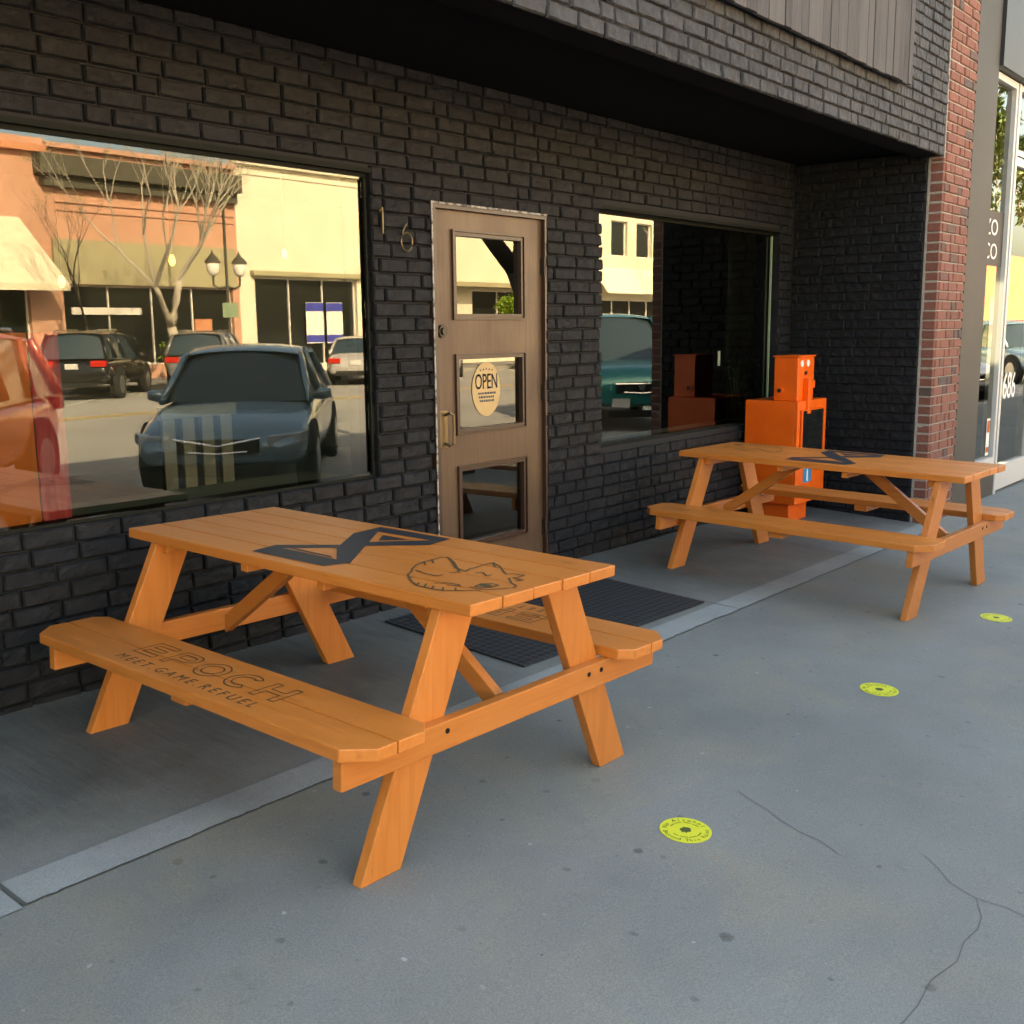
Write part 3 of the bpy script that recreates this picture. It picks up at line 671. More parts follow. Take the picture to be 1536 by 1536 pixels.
# ================================================================== PICNIC TABLES
def table(idx, tx, ty, tr, tt, tw, label):
    N = Vector((-SX, -S, 1)).normalized(); U = Vector((0, -1, -S)).normalized(); V = N.cross(U); V = V if V.x > 0 else -V
    a, b = math.cos(tr), math.sin(tr); base = Vector((tx, ty, S*ty+SX*tx))
    UU = U*a+V*b; VV = V*a-U*b
    root = empty('picnic_table', tuple(base), label, 'picnic table', group='orange stained picnic tables on the pavement')
    def F(u, v, z):
        z2 = z+(tt*u+tw*v)*min(max(z/.30, 0), 1)
        p = UU*u+VV*v+N*z2
        return tuple(p)
    top = MB(F); w = (.695-4*.004)/5
    for k in range(5):
        v0 = -.3475+k*(w+.004)-.015; e = random.uniform(-.002, .002)
        top.board((-.926+e, v0, H-.038), (.912+e, v0+w, H-random.uniform(0, .0012)), .004, 0)
    t = top.obj('tabletop', 'orange_wood', root)
    # hourglass emblem
    m = MB(F); zt = H+.0006
    O = [(-.19, .297), (.19, .299), (.214, .167), (.05, .007), (.23, -.219), (.199, -.308), (-.18, -.316), (-.208, -.194), (-.033, -.041), (-.17, .14)]
    def poly(pts): m.add([(x, y, zt) for x, y in pts], [list(range(len(pts)))])
    h1 = [(-.125, .225), (.155, .232), (.005, .062)]; h2 = [(-.142, -.215), (.155, -.215), (.0, -.085)]
    # frame as quads between outline and holes
    poly([O[0], O[1], h1[1], h1[0]]); poly([O[1], O[2], h1[1]]); poly([O[2], O[3], h1[2], h1[1]]); poly([O[9], O[0], h1[0]]); poly([O[8], O[9], h1[0], h1[2]])
    poly([O[3], h1[2], O[8], h2[2]])
    poly([O[8], O[7], h2[0], h2[2]]); poly([O[7], O[6], h2[0]]); poly([O[6], O[5], h2[1], h2[0]]); poly([O[5], O[4], h2[1]]); poly([O[4], O[3], h2[2], h2[1]])
    poly([(-.055, .185), (.085, .188), (.01, .105)]); poly([(-.10, -.188), (.095, -.190), (.125, -.205), (-.118, -.203)])
    m.obj('emblem', 'ink', t)
    m = MB(F)
    fl = 1 if idx == 0 else -1
    for l in DINO: m.strip([(fl*a_, fl*b_) for a_, b_ in l], .0065 if idx == 0 else .004, zt)
    m.add([(fl*(.787+.022*math.cos(q*.524)), fl*(-.163+.016*math.sin(q*.524)), zt-.0001) for q in range(12)], [list(range(12))])
    m.obj('line_drawing', 'line_ink', t)
    def bench(v0, v1, side):
        bm_ = MB(F); z0, z1 = .397, .435; wv = (v1-v0-.004)/2
        for q in range(2):
            a0 = v0+q*(wv+.004); a1 = a0+wv; e = random.uniform(-.003, .003)
            outer_lo = (q == 0); ua, ub = -.935+e, .90+e; cc = .075 if (outer_lo == (side < 0)) else .045
            if outer_lo: pts = [(ua, a1), (ua, a0+cc), (ua+cc, a0), (ub-cc, a0), (ub, a0+cc), (ub, a1)]
            else: pts = [(ua, a0), (ub, a0), (ub, a1-cc), (ub-cc, a1), (ua+cc, a1), (ua, a1-cc)]
            b2 = bmesh.new(); lo = [b2.verts.new((x, y, z0)) for x, y in pts]; hi = [b2.verts.new((x, y, z1)) for x, y in pts]; n = len(pts)
            b2.faces.new(lo[::-1]); b2.faces.new(hi)
            for i in range(n): b2.faces.new((lo[i], lo[(i+1) % n], hi[(i+1) % n], hi[i]))
            bmesh.ops.recalc_face_normals(b2, faces=b2.faces[:])
            bmesh.ops.bevel(b2, geom=[e_ for e_ in b2.edges], offset=.004, segments=2, affect='EDGES', profile=.6)
            b2.verts.index_update(); o3 = random.uniform(0, 30)
            bm_.add([tuple(v.co) for v in b2.verts], [[v.index for v in f.verts] for f in b2.faces], [(v.co.x+o3, v.co.y-a0+o3, v.co.z) for v in b2.verts], random.random()*.8); b2.free()
        return bm_.obj('bench_seat', 'orange_wood', root)
    bl = bench(-.765, -.475, -1); br = bench(.455, .745, 1)
    zb = .4356
    for sg, bb in (((1, bl), (-1, br)) if idx == 0 else ()):
        vc = 0 if sg > 0 else -.015-.005
        fn = lambda x, y: (sg*x, vc+sg*y)
        m = MB(F)
        for k, ch in enumerate('EPOCH'):
            for l in GLYPH[ch]: m.strip([fn(-.405+.1675*k+a_*.122, -.652+b_*.112) for a_, b_ in l], .0055, zb)
        m.obj('lettering', 'line_ink', bb)
        m = MB(F)
        for dx in (0, .0016): add_text(m, 'MEET.GAME.REFUEL', .060, lambda x, y, z: (*fn(-.400+x*1.0+dx, -.727+y), zb+dx*.05), space=1.56)
        m.obj('lettering', 'line_ink', bb)
    for s, ui, uo in ((1, .744, .782), (-1, -.744, -.782)):
        for q, (f0, f1, t0, t1) in ((0, (-.648, -.493, -.350, -.195)), (1, (.493, .648, .125, .280))):
            m = MB(F); ua, ub = min(ui, uo), max(ui, uo)
            # long axis = up
            z1 = H-.0385
            m.hexa([(ua, f0, 0), (ua, t0, z1), (ub, f0, 0), (ub, t0, z1), (ua, f1, 0), (ua, t1, z1), (ub, f1, 0), (ub, t1, z1)], .004); m.obj('leg', 'orange_wood', root)
        m = MB(F); ua, ub = (.7825, .820) if s > 0 else (-.820, -.7825)
        m.board((ua, -.752, .306), (ub, .742, .3965), .004, 1); m.obj('crossbar', 'orange_wood', root)
        for vv in (-.35, .343, .414): m = MB(F); m.cyl((s*.8205, vv, .365), (1, 0, 0), .0085, .004, 12); m.obj('bolt', 'bolt', root)
        m = MB(F); ua, ub = (.704, .7435) if s > 0 else (-.7435, -.704)
        m.board((ua, -.33, H-.079), (ub, .30, H-.0385), .004, 1); m.obj('cleat', 'orange_wood', root)
        m = MB(F); us = .25*s
        m.board((us-.02*s, -.33, H-.077), (us-.058*s, .30, H-.0385), .004, 1); m.obj('cleat', 'orange_wood', root)
        # brace from crossbar to inner cleat
        m = MB(F); a0, a1 = Vector((s*.741, 0, .345)), Vector((s*.232, 0, H-.060)); d = (a1-a0).normalized(); nn = Vector((d.z, 0, -d.x))*.030
        P = []
        for k in range(8):
            q = (a1 if k & 1 else a0).copy(); q += nn*(1 if k & 4 else -1); q.y = -.035+(.019 if k & 2 else -.019)
            P.append(tuple(q))
        # cut ends: vertical at the foot, level at the head
        def cut(p, end):
            p = Vector(p)
            if end: tt_ = (H-.0385-p.z)/d.z
            else: tt_ = (s*.7435-p.x)/d.x
            return tuple(p+d*tt_)
        P = [cut(p, k & 1) for k, p in enumerate(P)]
        m.hexa(P, .003); m.obj('brace', 'orange_wood', root)
    for v0, v1 in ((-.70, -.50), (.48, .68)):
        m = MB(F); m.board((-.045, v0-.03, .3588), (.045, v1, .3965), .004, 1); m.obj('seat_cleat', 'orange_wood', root)
    return root
def _arc(cx, cy, rx, ry, a0, a1, n=14): return [(cx+rx*math.cos(R(a0+(a1-a0)*i/n)), cy+ry*math.sin(R(a0+(a1-a0)*i/n))) for i in range(n+1)]
GLYPH = {'E': [[(0, 0), (1, 0), (1, .2), (.22, .2), (.22, .4), (.9, .4), (.9, .6), (.22, .6), (.22, .8), (1, .8), (1, 1), (0, 1), (0, 0)]],
 'P': [[(0, 0), (0, 1), (.62, 1)]+_arc(.62, .67, .38, .33, 90, -90)+[(.22, .34), (.22, 0), (0, 0)], [(.22, .53)]+_arc(.62, .67, .18, .14, -90, 90)+[(.22, .81), (.22, .53)]],
 'O': [_arc(.5, .5, .55, .52, 0, 360, 26), _arc(.5, .5, .34, .32, 0, 360, 22)],
 'C': [_arc(.52, .5, .54, .52, 45, 315, 22)+_arc(.52, .5, .33, .32, 315, 45, 20)+[(.52+.54*.707, .5+.52*.707)]],
 'H': [[(0, 0), (0, 1), (.22, 1), (.22, .6), (.78, .6), (.78, 1), (1, 1), (1, 0), (.78, 0), (.78, .4), (.22, .4), (.22, 0), (0, 0)]]}
DINO = [[(0.543, -0.042), (0.463, 0.022), (0.409, 0.059), (0.398, 0.038), (0.399, -0.006), (0.403, -0.047), (0.419, -0.098), (0.452, -0.148), (0.485, -0.185), (0.497, -0.21), (0.539, -0.246), (0.585, -0.276), (0.627, -0.299), (0.661, -0.3), (0.695, -0.301), (0.733, -0.295), (0.762, -0.269), (0.791, -0.244), (0.817, -0.221)], [(0.409, 0.059), (0.484, 0.013), (0.563, -0.051), (0.601, -0.084), (0.584, -0.109)], [(0.476, -0.153), (0.541, -0.171), (0.584, -0.168), (0.586, -0.146)], [(0.592, -0.026), (0.594, 0.002), (0.586, 0.049), (0.587, 0.093), (0.638, 0.067), (0.699, 0.017), (0.73, -0.005), (0.752, 0.014), (0.786, 0.018), (0.789, -0.017), (0.782, -0.033), (0.825, -0.034), (0.816, -0.06)], [(0.773, -0.041), (0.825, -0.089), (0.859, -0.105), (0.871, -0.13), (0.847, -0.169), (0.827, -0.204), (0.79, -0.21), (0.764, -0.21)], [(0.646, -0.054), (0.657, -0.035), (0.701, -0.065), (0.704, -0.044)], [(0.543, -0.042), (0.608, -0.062), (0.592, -0.026)], [(0.649, -0.243), (0.668, -0.218), (0.714, -0.209), (0.732, -0.216), (0.698, -0.237)], [(0.769, -0.193), (0.761, -0.155), (0.785, -0.134), (0.813, -0.136), (0.816, -0.169), (0.797, -0.194), (0.769, -0.193)], [(0.403, -0.047), (0.441, -0.078)], [(0.399, -0.006), (0.438, -0.038)], [(0.627, -0.299), (0.608, -0.27)], [(0.661, -0.3), (0.635, -0.265)], [(0.695, -0.301), (0.671, -0.27)], [(0.733, -0.295), (0.707, -0.265)], [(0.762, -0.269), (0.739, -0.246)], [(0.539, -0.246), (0.538, -0.227)], [(0.587, 0.093), (0.64, 0.043)]]
table(0, -1.701, -1.168, -.0233, .0439, .0016, 'larger orange picnic table in the foreground under the big window')
table(1, 2.170, -1.3475, -.0357, .0353, .0128, 'orange picnic table farther away in front of the orange newspaper box')

# ================================================================== FLOOR MAT, STICKERS, NEWSPAPER BOX
m = MB(); n = 12
base = gz(.21, -.65)
def matz(x, y, h): return (x-.21, y+.65, gz(x, y)+h-base)
m = MB(lambda x, y, z: matz(x, y, z)); cor = [(-.57, -.15), (-.60, -1.10), (.985, -1.143), (1.01, -.19)]
m.prism(cor[::1], .009, .016)
o = m.obj('door_mat', 'mat', label='black rubber door mat on the slab in front of the brown door', cat='door mat'); o.location = (.21, -.65, base)
bv = o.modifiers.new('b', 'BEVEL'); bv.width = .004; bv.segments = 2

def sticker(x, y, label, rot):
    e = empty('floor_sticker', (x, y, gz(x, y)), label, 'floor sticker', group='round yellow notices on the pavement')
    f = lambda a, b, c: (a, b, S*b+SX*a+c)
    r = .083
    m = MB(f); m.prism([(r*math.cos(t*math.pi/24), r*math.sin(t*math.pi/24)) for t in range(48)], .0005, .0022); m.obj('disc', 'yellow_sticker', e)
    m = MB(f); z = .0027
    def arc(txt, size, rad, a0, step, up):
        for k, ch in enumerate(txt):
            if ch == ' ': continue
            vs, fs = text_polys(ch, size, 'CENTER'); a = a0-k*step if up else a0+k*step; th = a-math.pi/2 if up else a+math.pi/2
            a += rot; th += rot; ca, sa = math.cos(th), math.sin(th); cx, cy = rad*math.cos(a), rad*math.sin(a)
            m.add([(cx+x*ca-y*sa, cy+x*sa+y*ca, z) for x, y, _ in vs], fs)
    arc('No Alcohol', .025, .058, R(160), R(15.5), True)
    arc('Beyond This Point', .023, .075, R(-172), R(10.6), False)
    for k in range(26):
        if k % 7 == 6: continue
        for up in (1, -1):
            a = R(25+k*5)*up+rot; q = Vector((math.cos(a), math.sin(a))); t = Vector((-q.y, q.x)); c_ = q*.049; h = .0022; w = .0014
            m.add([(*(c_+q*h*sg1+t*w*sg2), z) for sg1, sg2 in ((1, 1), (1, -1), (-1, -1), (-1, 1))], [(0, 1, 2, 3)])
    n = 18; m.add([((.019+.004*math.sin(k*3))*math.cos(k*2*math.pi/n), (.017+.004*math.cos(k*4))*math.sin(k*2*math.pi/n), z) for k in range(n)], [list(range(n))])
    m.obj('print', 'green_ink', e)
sticker(-1.425, -2.432, 'round yellow floor sticker nearest the camera with a dark centre mark', R(-47))
sticker(.320, -2.400, 'round yellow floor sticker in the middle of the three on the pavement', R(-40))
sticker(1.958, -2.446, 'round yellow floor sticker beside the far picnic table, farthest of the three', R(-45))

nx0, nx1, ny0, ny1 = 3.545, 4.085, -.490, -.045; nz = gz(3.8, -.27)
box = empty('newspaper_box', (3.81, -.27, nz), 'orange metal newspaper vending box standing in the corner behind the far table', 'newspaper box')
BM = lambda x, y, z: (x-3.81, y+.27, z-nz)
m = MB(BM)
# body shell with a display opening in front (-y)
m.board((nx0, ny0+.02, .09), (nx1, ny1, .905), .006, 2); 
m.board((nx0, ny0-.002, .09), (nx0+.055, ny0+.019, .905), .003, 2); m.board((nx1-.055, ny0-.002, .09), (nx1, ny0+.019, .905), .003, 2)
m.board((nx0+.0555, ny0-.002, .835), (nx1-.0555, ny0+.019, .905), .003); m.board((nx0+.0555, ny0-.002, .09), (nx1-.0555, ny0+.019, .44), .003)
m.obj('body', 'orange_metal', box)
m = MB(BM); m.board((nx0+.075, ny0-.012, .455), (nx1-.075, ny0+.004, .825), .003); m.obj('display_window', 'far_glass', box)
m = MB(BM); m.board((nx0+.0556, ny0-.0175, .442), (nx0+.0745, ny0-.003, .834), .002, 2); m.board((nx1-.0745, ny0-.0175, .442), (nx1-.0556, ny0-.003, .834), .002, 2); m.board((nx0+.0746, ny0-.0175, .442), (nx1-.0746, ny0-.003, .454), .002); m.board((nx0+.0746, ny0-.0175, .826), (nx1-.0746, ny0-.003, .834), .002); m.obj('door_frame', 'orange_metal', box)
m = MB(BM)
m.board((nx0+.045, ny0+.028, .906), (nx0+.345, ny0+.225, 1.245), .006, 2); m.board((nx0+.035, ny0+.018, 1.2455), (nx0+.355, ny0+.235, 1.257), .004); m.obj('coin_box', 'orange_metal', box)
m = MB(BM); m.board((nx0+.155, ny0-.018, .80), (nx0+.215, ny0+.027, 1.08), .006, 2); m.board((nx0+.215, ny0-.01, 1.00), (nx0+.29, ny0+.027, 1.06), .006); m.obj('coin_chute', 'orange_metal', box)
for x in (.115, .225):
    m = MB(BM); m.cyl((nx0+x, ny0+.026, 1.195), (0, 1, 0), .026, .004, 20); m.obj('coin_label', 'white_sticker', box)
m = MB(BM); m.cyl((nx0+.18, ny0+.022, 1.12), (0, 1, 0), .014, .014, 14); m.obj('coin_button', 'dark_bronze', box)
m = MB(BM); m.cyl((nx0+.040, ny0+.175, .985), (1, 0, 0), .032, .014, 20); m.obj('lock_plate', 'orange_metal', box)
m = MB(BM); m.cyl((nx0+.030, ny0+.172, .985), (1, 0, 0), .016, .012, 16); m.obj('lock', 'dark_bronze', box)
m = MB(BM); m.box((nx0+.14, ny0-.0035, .25), (nx0+.29, ny0-.0022, .39)); st = m.obj('sticker', 'blue_sticker', box)
m = MB(BM); m.prism([], 0, 0) if False else m.box((nx0+.20, ny0-.0048, .26), (nx0+.225, ny0-.0036, .345)); m.cyl((nx0+.213, ny0-.0042, .36), (0, 1, 0), .013, .0012, 14); m.box((nx0+.15, ny0-.0048, .365), (nx0+.18, ny0-.0036, .385)); m.obj('print', 'white_sticker', st)
m = MB(BM)
m.board((nx0+.03, ny0+.06, nz+.0), (nx1-.18, ny1-.06, .0895), .006, 2); m.obj('pedestal', 'orange_metal', box)

# ================================================================== VEHICLES
def car(name, fx, fy, paint, kind, label, head=(-.7071, .7071), L=4.7, W=1.84, Hh=1.46, nose=True, cat='car', group=None):
    ang = math.atan2(head[1], head[0])
    e = empty(name, (fx-head[0]*L/2, fy-head[1]*L/2, ROAD), label, cat, rz=ang, group=group)
    # local: +x forward ; profile top line
    h = L/2
    if kind == 'sedan':
        belt = [(-h, .62), (-h+.10, .86), (-h+.55, .98), (-h+1.0, 1.0), (-.5, .97), (h-1.55, .94), (h-1.0, .88), (h-.4, .78), (h-.08, .64), (h, .50)]
        gh = [(-h+.62, .98), (-h+1.45, Hh-.06), (-.25, Hh), (.35, Hh-.06), (h-1.32, .93)]
    elif kind == 'suv':
        belt = [(-h, .70), (-h+.06, .98), (-h+.3, 1.06), (-.5, 1.04), (h-1.5, 1.02), (h-1.0, .98), (h-.35, .88), (h-.06, .72), (h, .55)]
        gh = [(-h+.10, 1.06), (-h+.42, Hh-.06), (-.6, Hh), (.25, Hh-.06), (h-1.30, 1.01)]
    else:
        belt = [(-h, .75), (-h+.04, 1.08), (-h+1.0, 1.12), (-.4, 1.14), (h-1.7, 1.14), (h-1.0, 1.12), (h-.3, 1.06), (h-.05, .90), (h, .62)]
        gh = [(-1.35, 1.12), (-1.15, Hh-.05), (-.5, Hh), (.3, Hh-.05), (h-1.55, 1.13)]
    sill = .26 if kind == 'sedan' else .34
    bm = bmesh.new(); rings = []
    for i, (x, zt) in enumerate(belt):
        t = abs(x)/h; w = W/2*(1-.16*max(0, (t-.72)/.28)**1.6); zl = sill+.10*max(0, (t-.8)/.2)
        pr = [(.80, zl), (.95, zl+.05), (1.0, zl+(zt-zl)*.42), (.985, zl+(zt-zl)*.75), (.93, zl+(zt-zl)*.95), (.70, zt+.012), (0, zt+.03)]
        ring = [bm.verts.new((x, -w*a, z)) for a, z in pr]+[bm.verts.new((x, w*a, z)) for a, z in pr[-2::-1]]
        rings.append(ring)
    for a, b in zip(rings, rings[1:]):
        for k in range(len(a)-1): bm.faces.new((a[k], a[k+1], b[k+1], b[k]))
        bm.faces.new((a[-1], a[0], b[0], b[-1]))
    bm.faces.new(rings[0]); bm.faces.new(rings[-1][::-1])
    bmesh.ops.recalc_face_normals(bm, faces=bm.faces[:]); bm.verts.index_update()
    mb = MB(); mb.add([tuple(v.co) for v in bm.verts], [[v.index for v in f.verts] for f in bm.faces]); bm.free()
    body = mb.obj('body', paint, e, smooth=True); sub = body.modifiers.new('s', 'SUBSURF'); sub.levels = 1; sub.render_levels = 2
    # greenhouse : roof + pillars in paint, glass inset
    mb = MB(); wr = W/2*.70; wb = W/2*.90
    def gw(z): t = (z-gh[0][1])/(Hh-gh[0][1]); return wb+(wr-wb)*max(0, min(1, t))
    roof = gh[1:4]
    rs = []; NR = 10
    xs = [gh[1][0]-.05]+[gh[1][0]+(gh[3][0]-gh[1][0])*i/NR for i in range(NR+1)]+[gh[3][0]+.05]
    def rz_(x):
        (x1, z1), (x2, z2), (x3, z3) = roof; x = max(min(x, x3), x1)
        l1 = (x-x2)*(x-x3)/((x1-x2)*(x1-x3)); l2 = (x-x1)*(x-x3)/((x2-x1)*(x2-x3)); l3 = (x-x1)*(x-x2)/((x3-x1)*(x3-x2)); return z1*l1+z2*l2+z3*l3
    for x in xs:
        zt = rz_(x)-(.02 if x < gh[1][0] or x > gh[3][0] else 0); w_ = gw(zt)+.012
        rs.append([(x, w_*y, zt+.055*(1-abs(y)**2.6)-(.035 if abs(y) == 1 else 0)) for y in (-1, -.97, -.85, -.6, -.3, 0, .3, .6, .85, .97, 1)])
    nn_ = len(rs[0]); mb.add([p for r_ in rs for p in r_], [(i*nn_+k, i*nn_+k+1, (i+1)*nn_+k+1, (i+1)*nn_+k) for i in range(len(rs)-1) for k in range(nn_-1)])
    def pillar(p, q, w=.045):
        for s in (-1, 1):
            a = (p[0], s*gw(p[1]), p[1]); b = (q[0], s*gw(q[1]), q[1]); mb.tube([a, b], w, 6)
    pillar(gh[0], gh[1], .05); pillar(gh[4], gh[3], .04); pillar((gh[2][0]+.05, gh[0][1]), gh[2], .035)
    if kind == 'suv': pillar((gh[1][0]+.55, gh[0][1]), (gh[1][0]+.35, Hh-.05), .045)
    mb.obj('roof', paint, e, smooth=True)
    def quad(name, pts, m): q = MB(); q.add(pts, [list(range(len(pts)))]); return q.obj(name, m, e)
    def curved(name, a, b, bulge):
        # a, b = (x, halfwidth, z) lower and upper edge; bows outwards in plan, crowned at the top
        q = MB(); nu, nv = 12, 6
        for j in range(nv+1):
            t = j/nv; x = a[0]+(b[0]-a[0])*t; w_ = a[1]+(b[1]-a[1])*t; z = a[2]+(b[2]-a[2])*t
            for i in range(nu+1):
                y = -1+2*i/nu; q.v.append((x+bulge*((1-y*y)-.55), y*w_, z+.05*t*(1-y*y)+.02*math.sin(math.pi*t))); q.gr.append((0, 0, 0)); q.vb.append(0)
        for j in range(nv):
            for i in range(nu): q.f.append((j*(nu+1)+i, j*(nu+1)+i+1, (j+1)*(nu+1)+i+1, (j+1)*(nu+1)+i)); q.mi.append(0)
        return q.obj(name, 'car_glass', e, smooth=True)
    z0, z3, z4 = gh[0], gh[3], gh[4]
    ws_ = [(z4[0], -gw(z4[1])+.03, z4[1]), (z4[0], gw(z4[1])-.03, z4[1]), (z3[0], gw(z3[1])-.03, z3[1]-.01), (z3[0], -gw(z3[1])+.03, z3[1]-.01)]
    curved('windshield', (z4[0]-.02, gw(z4[1])-.02, z4[1]), (z3[0]-.02, gw(z3[1])-.02, z3[1]-.015), .10)
    curved('rear_window', (z0[0]+.02, gw(z0[1])-.02, z0[1]), (gh[1][0]+.02, gw(gh[1][1])-.02, gh[1][1]-.015), -.07)
    for s in (-1, 1):
        quad('side_window', [(z0[0], s*(gw(z0[1])-.01), z0[1]-.03), (z4[0], s*(gw(z4[1])-.01), z4[1]-.03), (z3[0], s*(gw(z3[1])-.01), z3[1]-.02), (gh[2][0], s*(gw(Hh)-.01), Hh-.02), (gh[1][0], s*(gw(gh[1][1])-.01), gh[1][1]-.02)], 'car_glass')
        q = MB(); q.tube([(z4[0]-.35, s*wb*.98, z4[1]+.02), (z4[0]-.33, s*(wb+.10), z4[1]+.06), (z4[0]-.33, s*(wb+.22), z4[1]+.07)], [.02, .075, .055], 8); q.obj('mirror', paint, e, smooth=True)
    rw = .33 if kind == 'sedan' else .37
    for x in (h-.92, -h+.98):
        for s in (-1, 1):
            q = MB(); q.cyl((x, s*(W/2-.10), rw), (0, 1, 0), rw, .22, 28); q.cyl((x, s*(W/2-.05), rw+.02), (0, 1, 0), rw+.07, .105, 28); wh = q.obj('wheel', 'tyre', e)
            q = MB(); q.cyl((x, s*(W/2+.011), rw), (0, 1, 0), rw*.62, .012, 24)
            q.obj('rim', 'rim', wh)
    # front: grille, lights, bumper intake, plate ; rear lights
    fz = .58 if kind == 'sedan' else .74
    q = MB(); q.board((h-.06, -.42, fz-.10), (h+.012, .42, fz+.05), .02, 1); g = q.obj('grille', 'black_plastic', e)
    q = MB(); q.tube([(h+.016, -.44, fz+.055), (h+.03, 0, fz-.02 if kind == 'sedan' else fz+.055), (h+.016, .44, fz+.055)], .018, 8); q.tube([(h+.018, -.3, fz-.08), (h+.028, 0, fz-.10), (h+.018, .3, fz-.08)], .012, 6); q.cyl((h+.034, 0, fz+.0), (1, 0, 0), .055, .02, 20); q.obj('chrome_bar', 'chrome', g)
    q = MB(); q.board((h-.04, -.55, .24), (h+.006, .55, .36), .02, 1); q.obj('air_intake', 'black_plastic', e)
    for s in (-1, 1):
        q = MB(); q.hexa([(h-.28, s*.52, fz-.05), (h-.28, s*.90, fz+.01), (h-.005, s*.50, fz-.05), (h-.13, s*.83, fz-.01), (h-.28, s*.52, fz+.09), (h-.28, s*.90, fz+.11), (h-.035, s*.50, fz+.07), (h-.18, s*.83, fz+.09)], .01); q.obj('headlight', 'headlight', e)
        q = MB(); q.board((-h-.008, s*.46, fz+.12), (-h+.16, s*.84, fz+.27), .015, 1); q.obj('taillight', 'taillight', e)
    q = MB(); q.box((-h-.022, -.16, fz+.06), (-h-.012, .16, fz+.20)); q.obj('licence_plate', 'plate', e)
    q = MB(); q.board((-h-.012, -.62, .34), (-h+.03, .62, .46), .015, 1); q.obj('bumper', 'black_plastic', e)
    if kind != 'sedan' and nose:
        q = MB(); q.box((h+.032, .2, .42), (h+.042, .5, .56)); q.obj('licence_plate', 'plate', e)
    if kind == 'suv':
        q = MB()
        for s in (-1, 1): q.tube([(gh[1][0]+.1, s*.52, Hh-.03), (gh[1][0]+.2, s*.52, Hh+.06), (gh[3][0]-.2, s*.52, Hh+.06), (gh[3][0]-.1, s*.52, Hh-.03)], .018, 6)
        q.obj('roof_rail', 'chrome', e)
    if kind == 'pickup':
        q = MB(); q.board((-h+.12, -.78, 1.09), (-1.5, .78, 1.16), .02); q.obj('cargo_bed', 'black_plastic', e)
    return e
car('parked_sedan', 2.22, -5.15, 'slate blue car paint', 'sedan', 'slate blue sedan parked nose in, mirrored large in the big window', L=4.8, W=1.86, Hh=1.52)
car('parked_suv', -1.75, -5.3, 'red car paint', 'suv', 'red estate SUV with roof rails mirrored at the left end of the big window', L=4.55, W=1.82, Hh=1.72)
car('pickup_truck', 10.7, -5.35, 'teal car paint', 'pickup', 'teal pickup truck mirrored in the second window', L=5.7, W=2.0, Hh=1.92, cat='pickup')
fh = (.7071, -.7071); gfar = 'cars parked across the street'
def far(name, rx, ry, paint, kind, label, **k):
    L = k.get('L', 4.7); car(name, rx+.7071*L, ry-.7071*L, paint, kind, label, head=fh, nose=False, group=gfar, **k)
far('parked_suv', 9.5, -21.7, 'black car paint', 'suv', 'black SUV seen from behind across the street, left of the mirrored tree', Hh=1.72, W=1.9)
far('parked_suv', 13.2, -21.8, 'grey car paint', 'suv', 'dark grey SUV with red tail lights behind the mirrored blue sedan', Hh=1.68)
far('parked_sedan', 18.1, -20.6, 'silver car paint', 'sedan', 'silver sedan mirrored at the right end of the big window', Hh=1.46)
far('parked_sedan', 22.8, -21.6, 'white car paint', 'sedan', 'white sedan across the street, right of the silver sedan', Hh=1.45)
far('parked_suv', 30.0, -21.6, 'black car paint', 'suv', 'black SUV across the street opposite the neighbouring shop', Hh=1.7)
car('parked_sedan', 20.0, -5.3, 'white car paint', 'sedan', 'white sedan at the near kerb mirrored in the neighbouring window', L=4.7)
car('parked_suv', 28.0, -5.3, 'slate blue car paint', 'suv', 'blue SUV at the near kerb farther down the street', L=4.7, Hh=1.7)

# ================================================================== ACROSS THE STREET
FYY = -29.0
def facade(name, x0, x1, top, m, label, holes, extra=None, depth=10):
    e = empty(name, ((x0+x1)/2, FYY, -.11), label, 'building'); mp = lambda x, y, z: (x-(x0+x1)/2, y-FYY, z+.11)
    w = MB(mp); panel_with_holes(w, x0, x1, -.3, top, holes, FYY-.35, FYY)
    w.box((x0, FYY-depth, -.3), (x1, FYY-.8, top-.2)); w.obj('wall', m, e)
    for (a, b, c, d, mm) in [(*h, 'far_glass') for h in holes]:
        g = MB(mp); g.box((a, FYY-.30, c), (b, FYY-.25, d)); gw_ = g.obj('window', mm, e)
        g = MB(mp); f = .05
        nv = max(1, int((b-a)/1.6))
        g.box((a, FYY-.25, c), (b, FYY-.18, c+f)); g.box((a, FYY-.25, d-f), (b, FYY-.18, d))
        for k in range(nv+1): xx = a+(b-a-f)*k/nv; g.box((xx, FYY-.249, c+f), (xx+f, FYY-.181, d-f))
        g.obj('frame', 'white_trim' if mm != 'shop_dark' else 'shop_dark', gw_)
    return e, mp
def part(e, mp, name, boxes, m):
    g = MB(mp)
    for a, b in boxes: g.box(a, b)
    return g.obj(name, m, e)
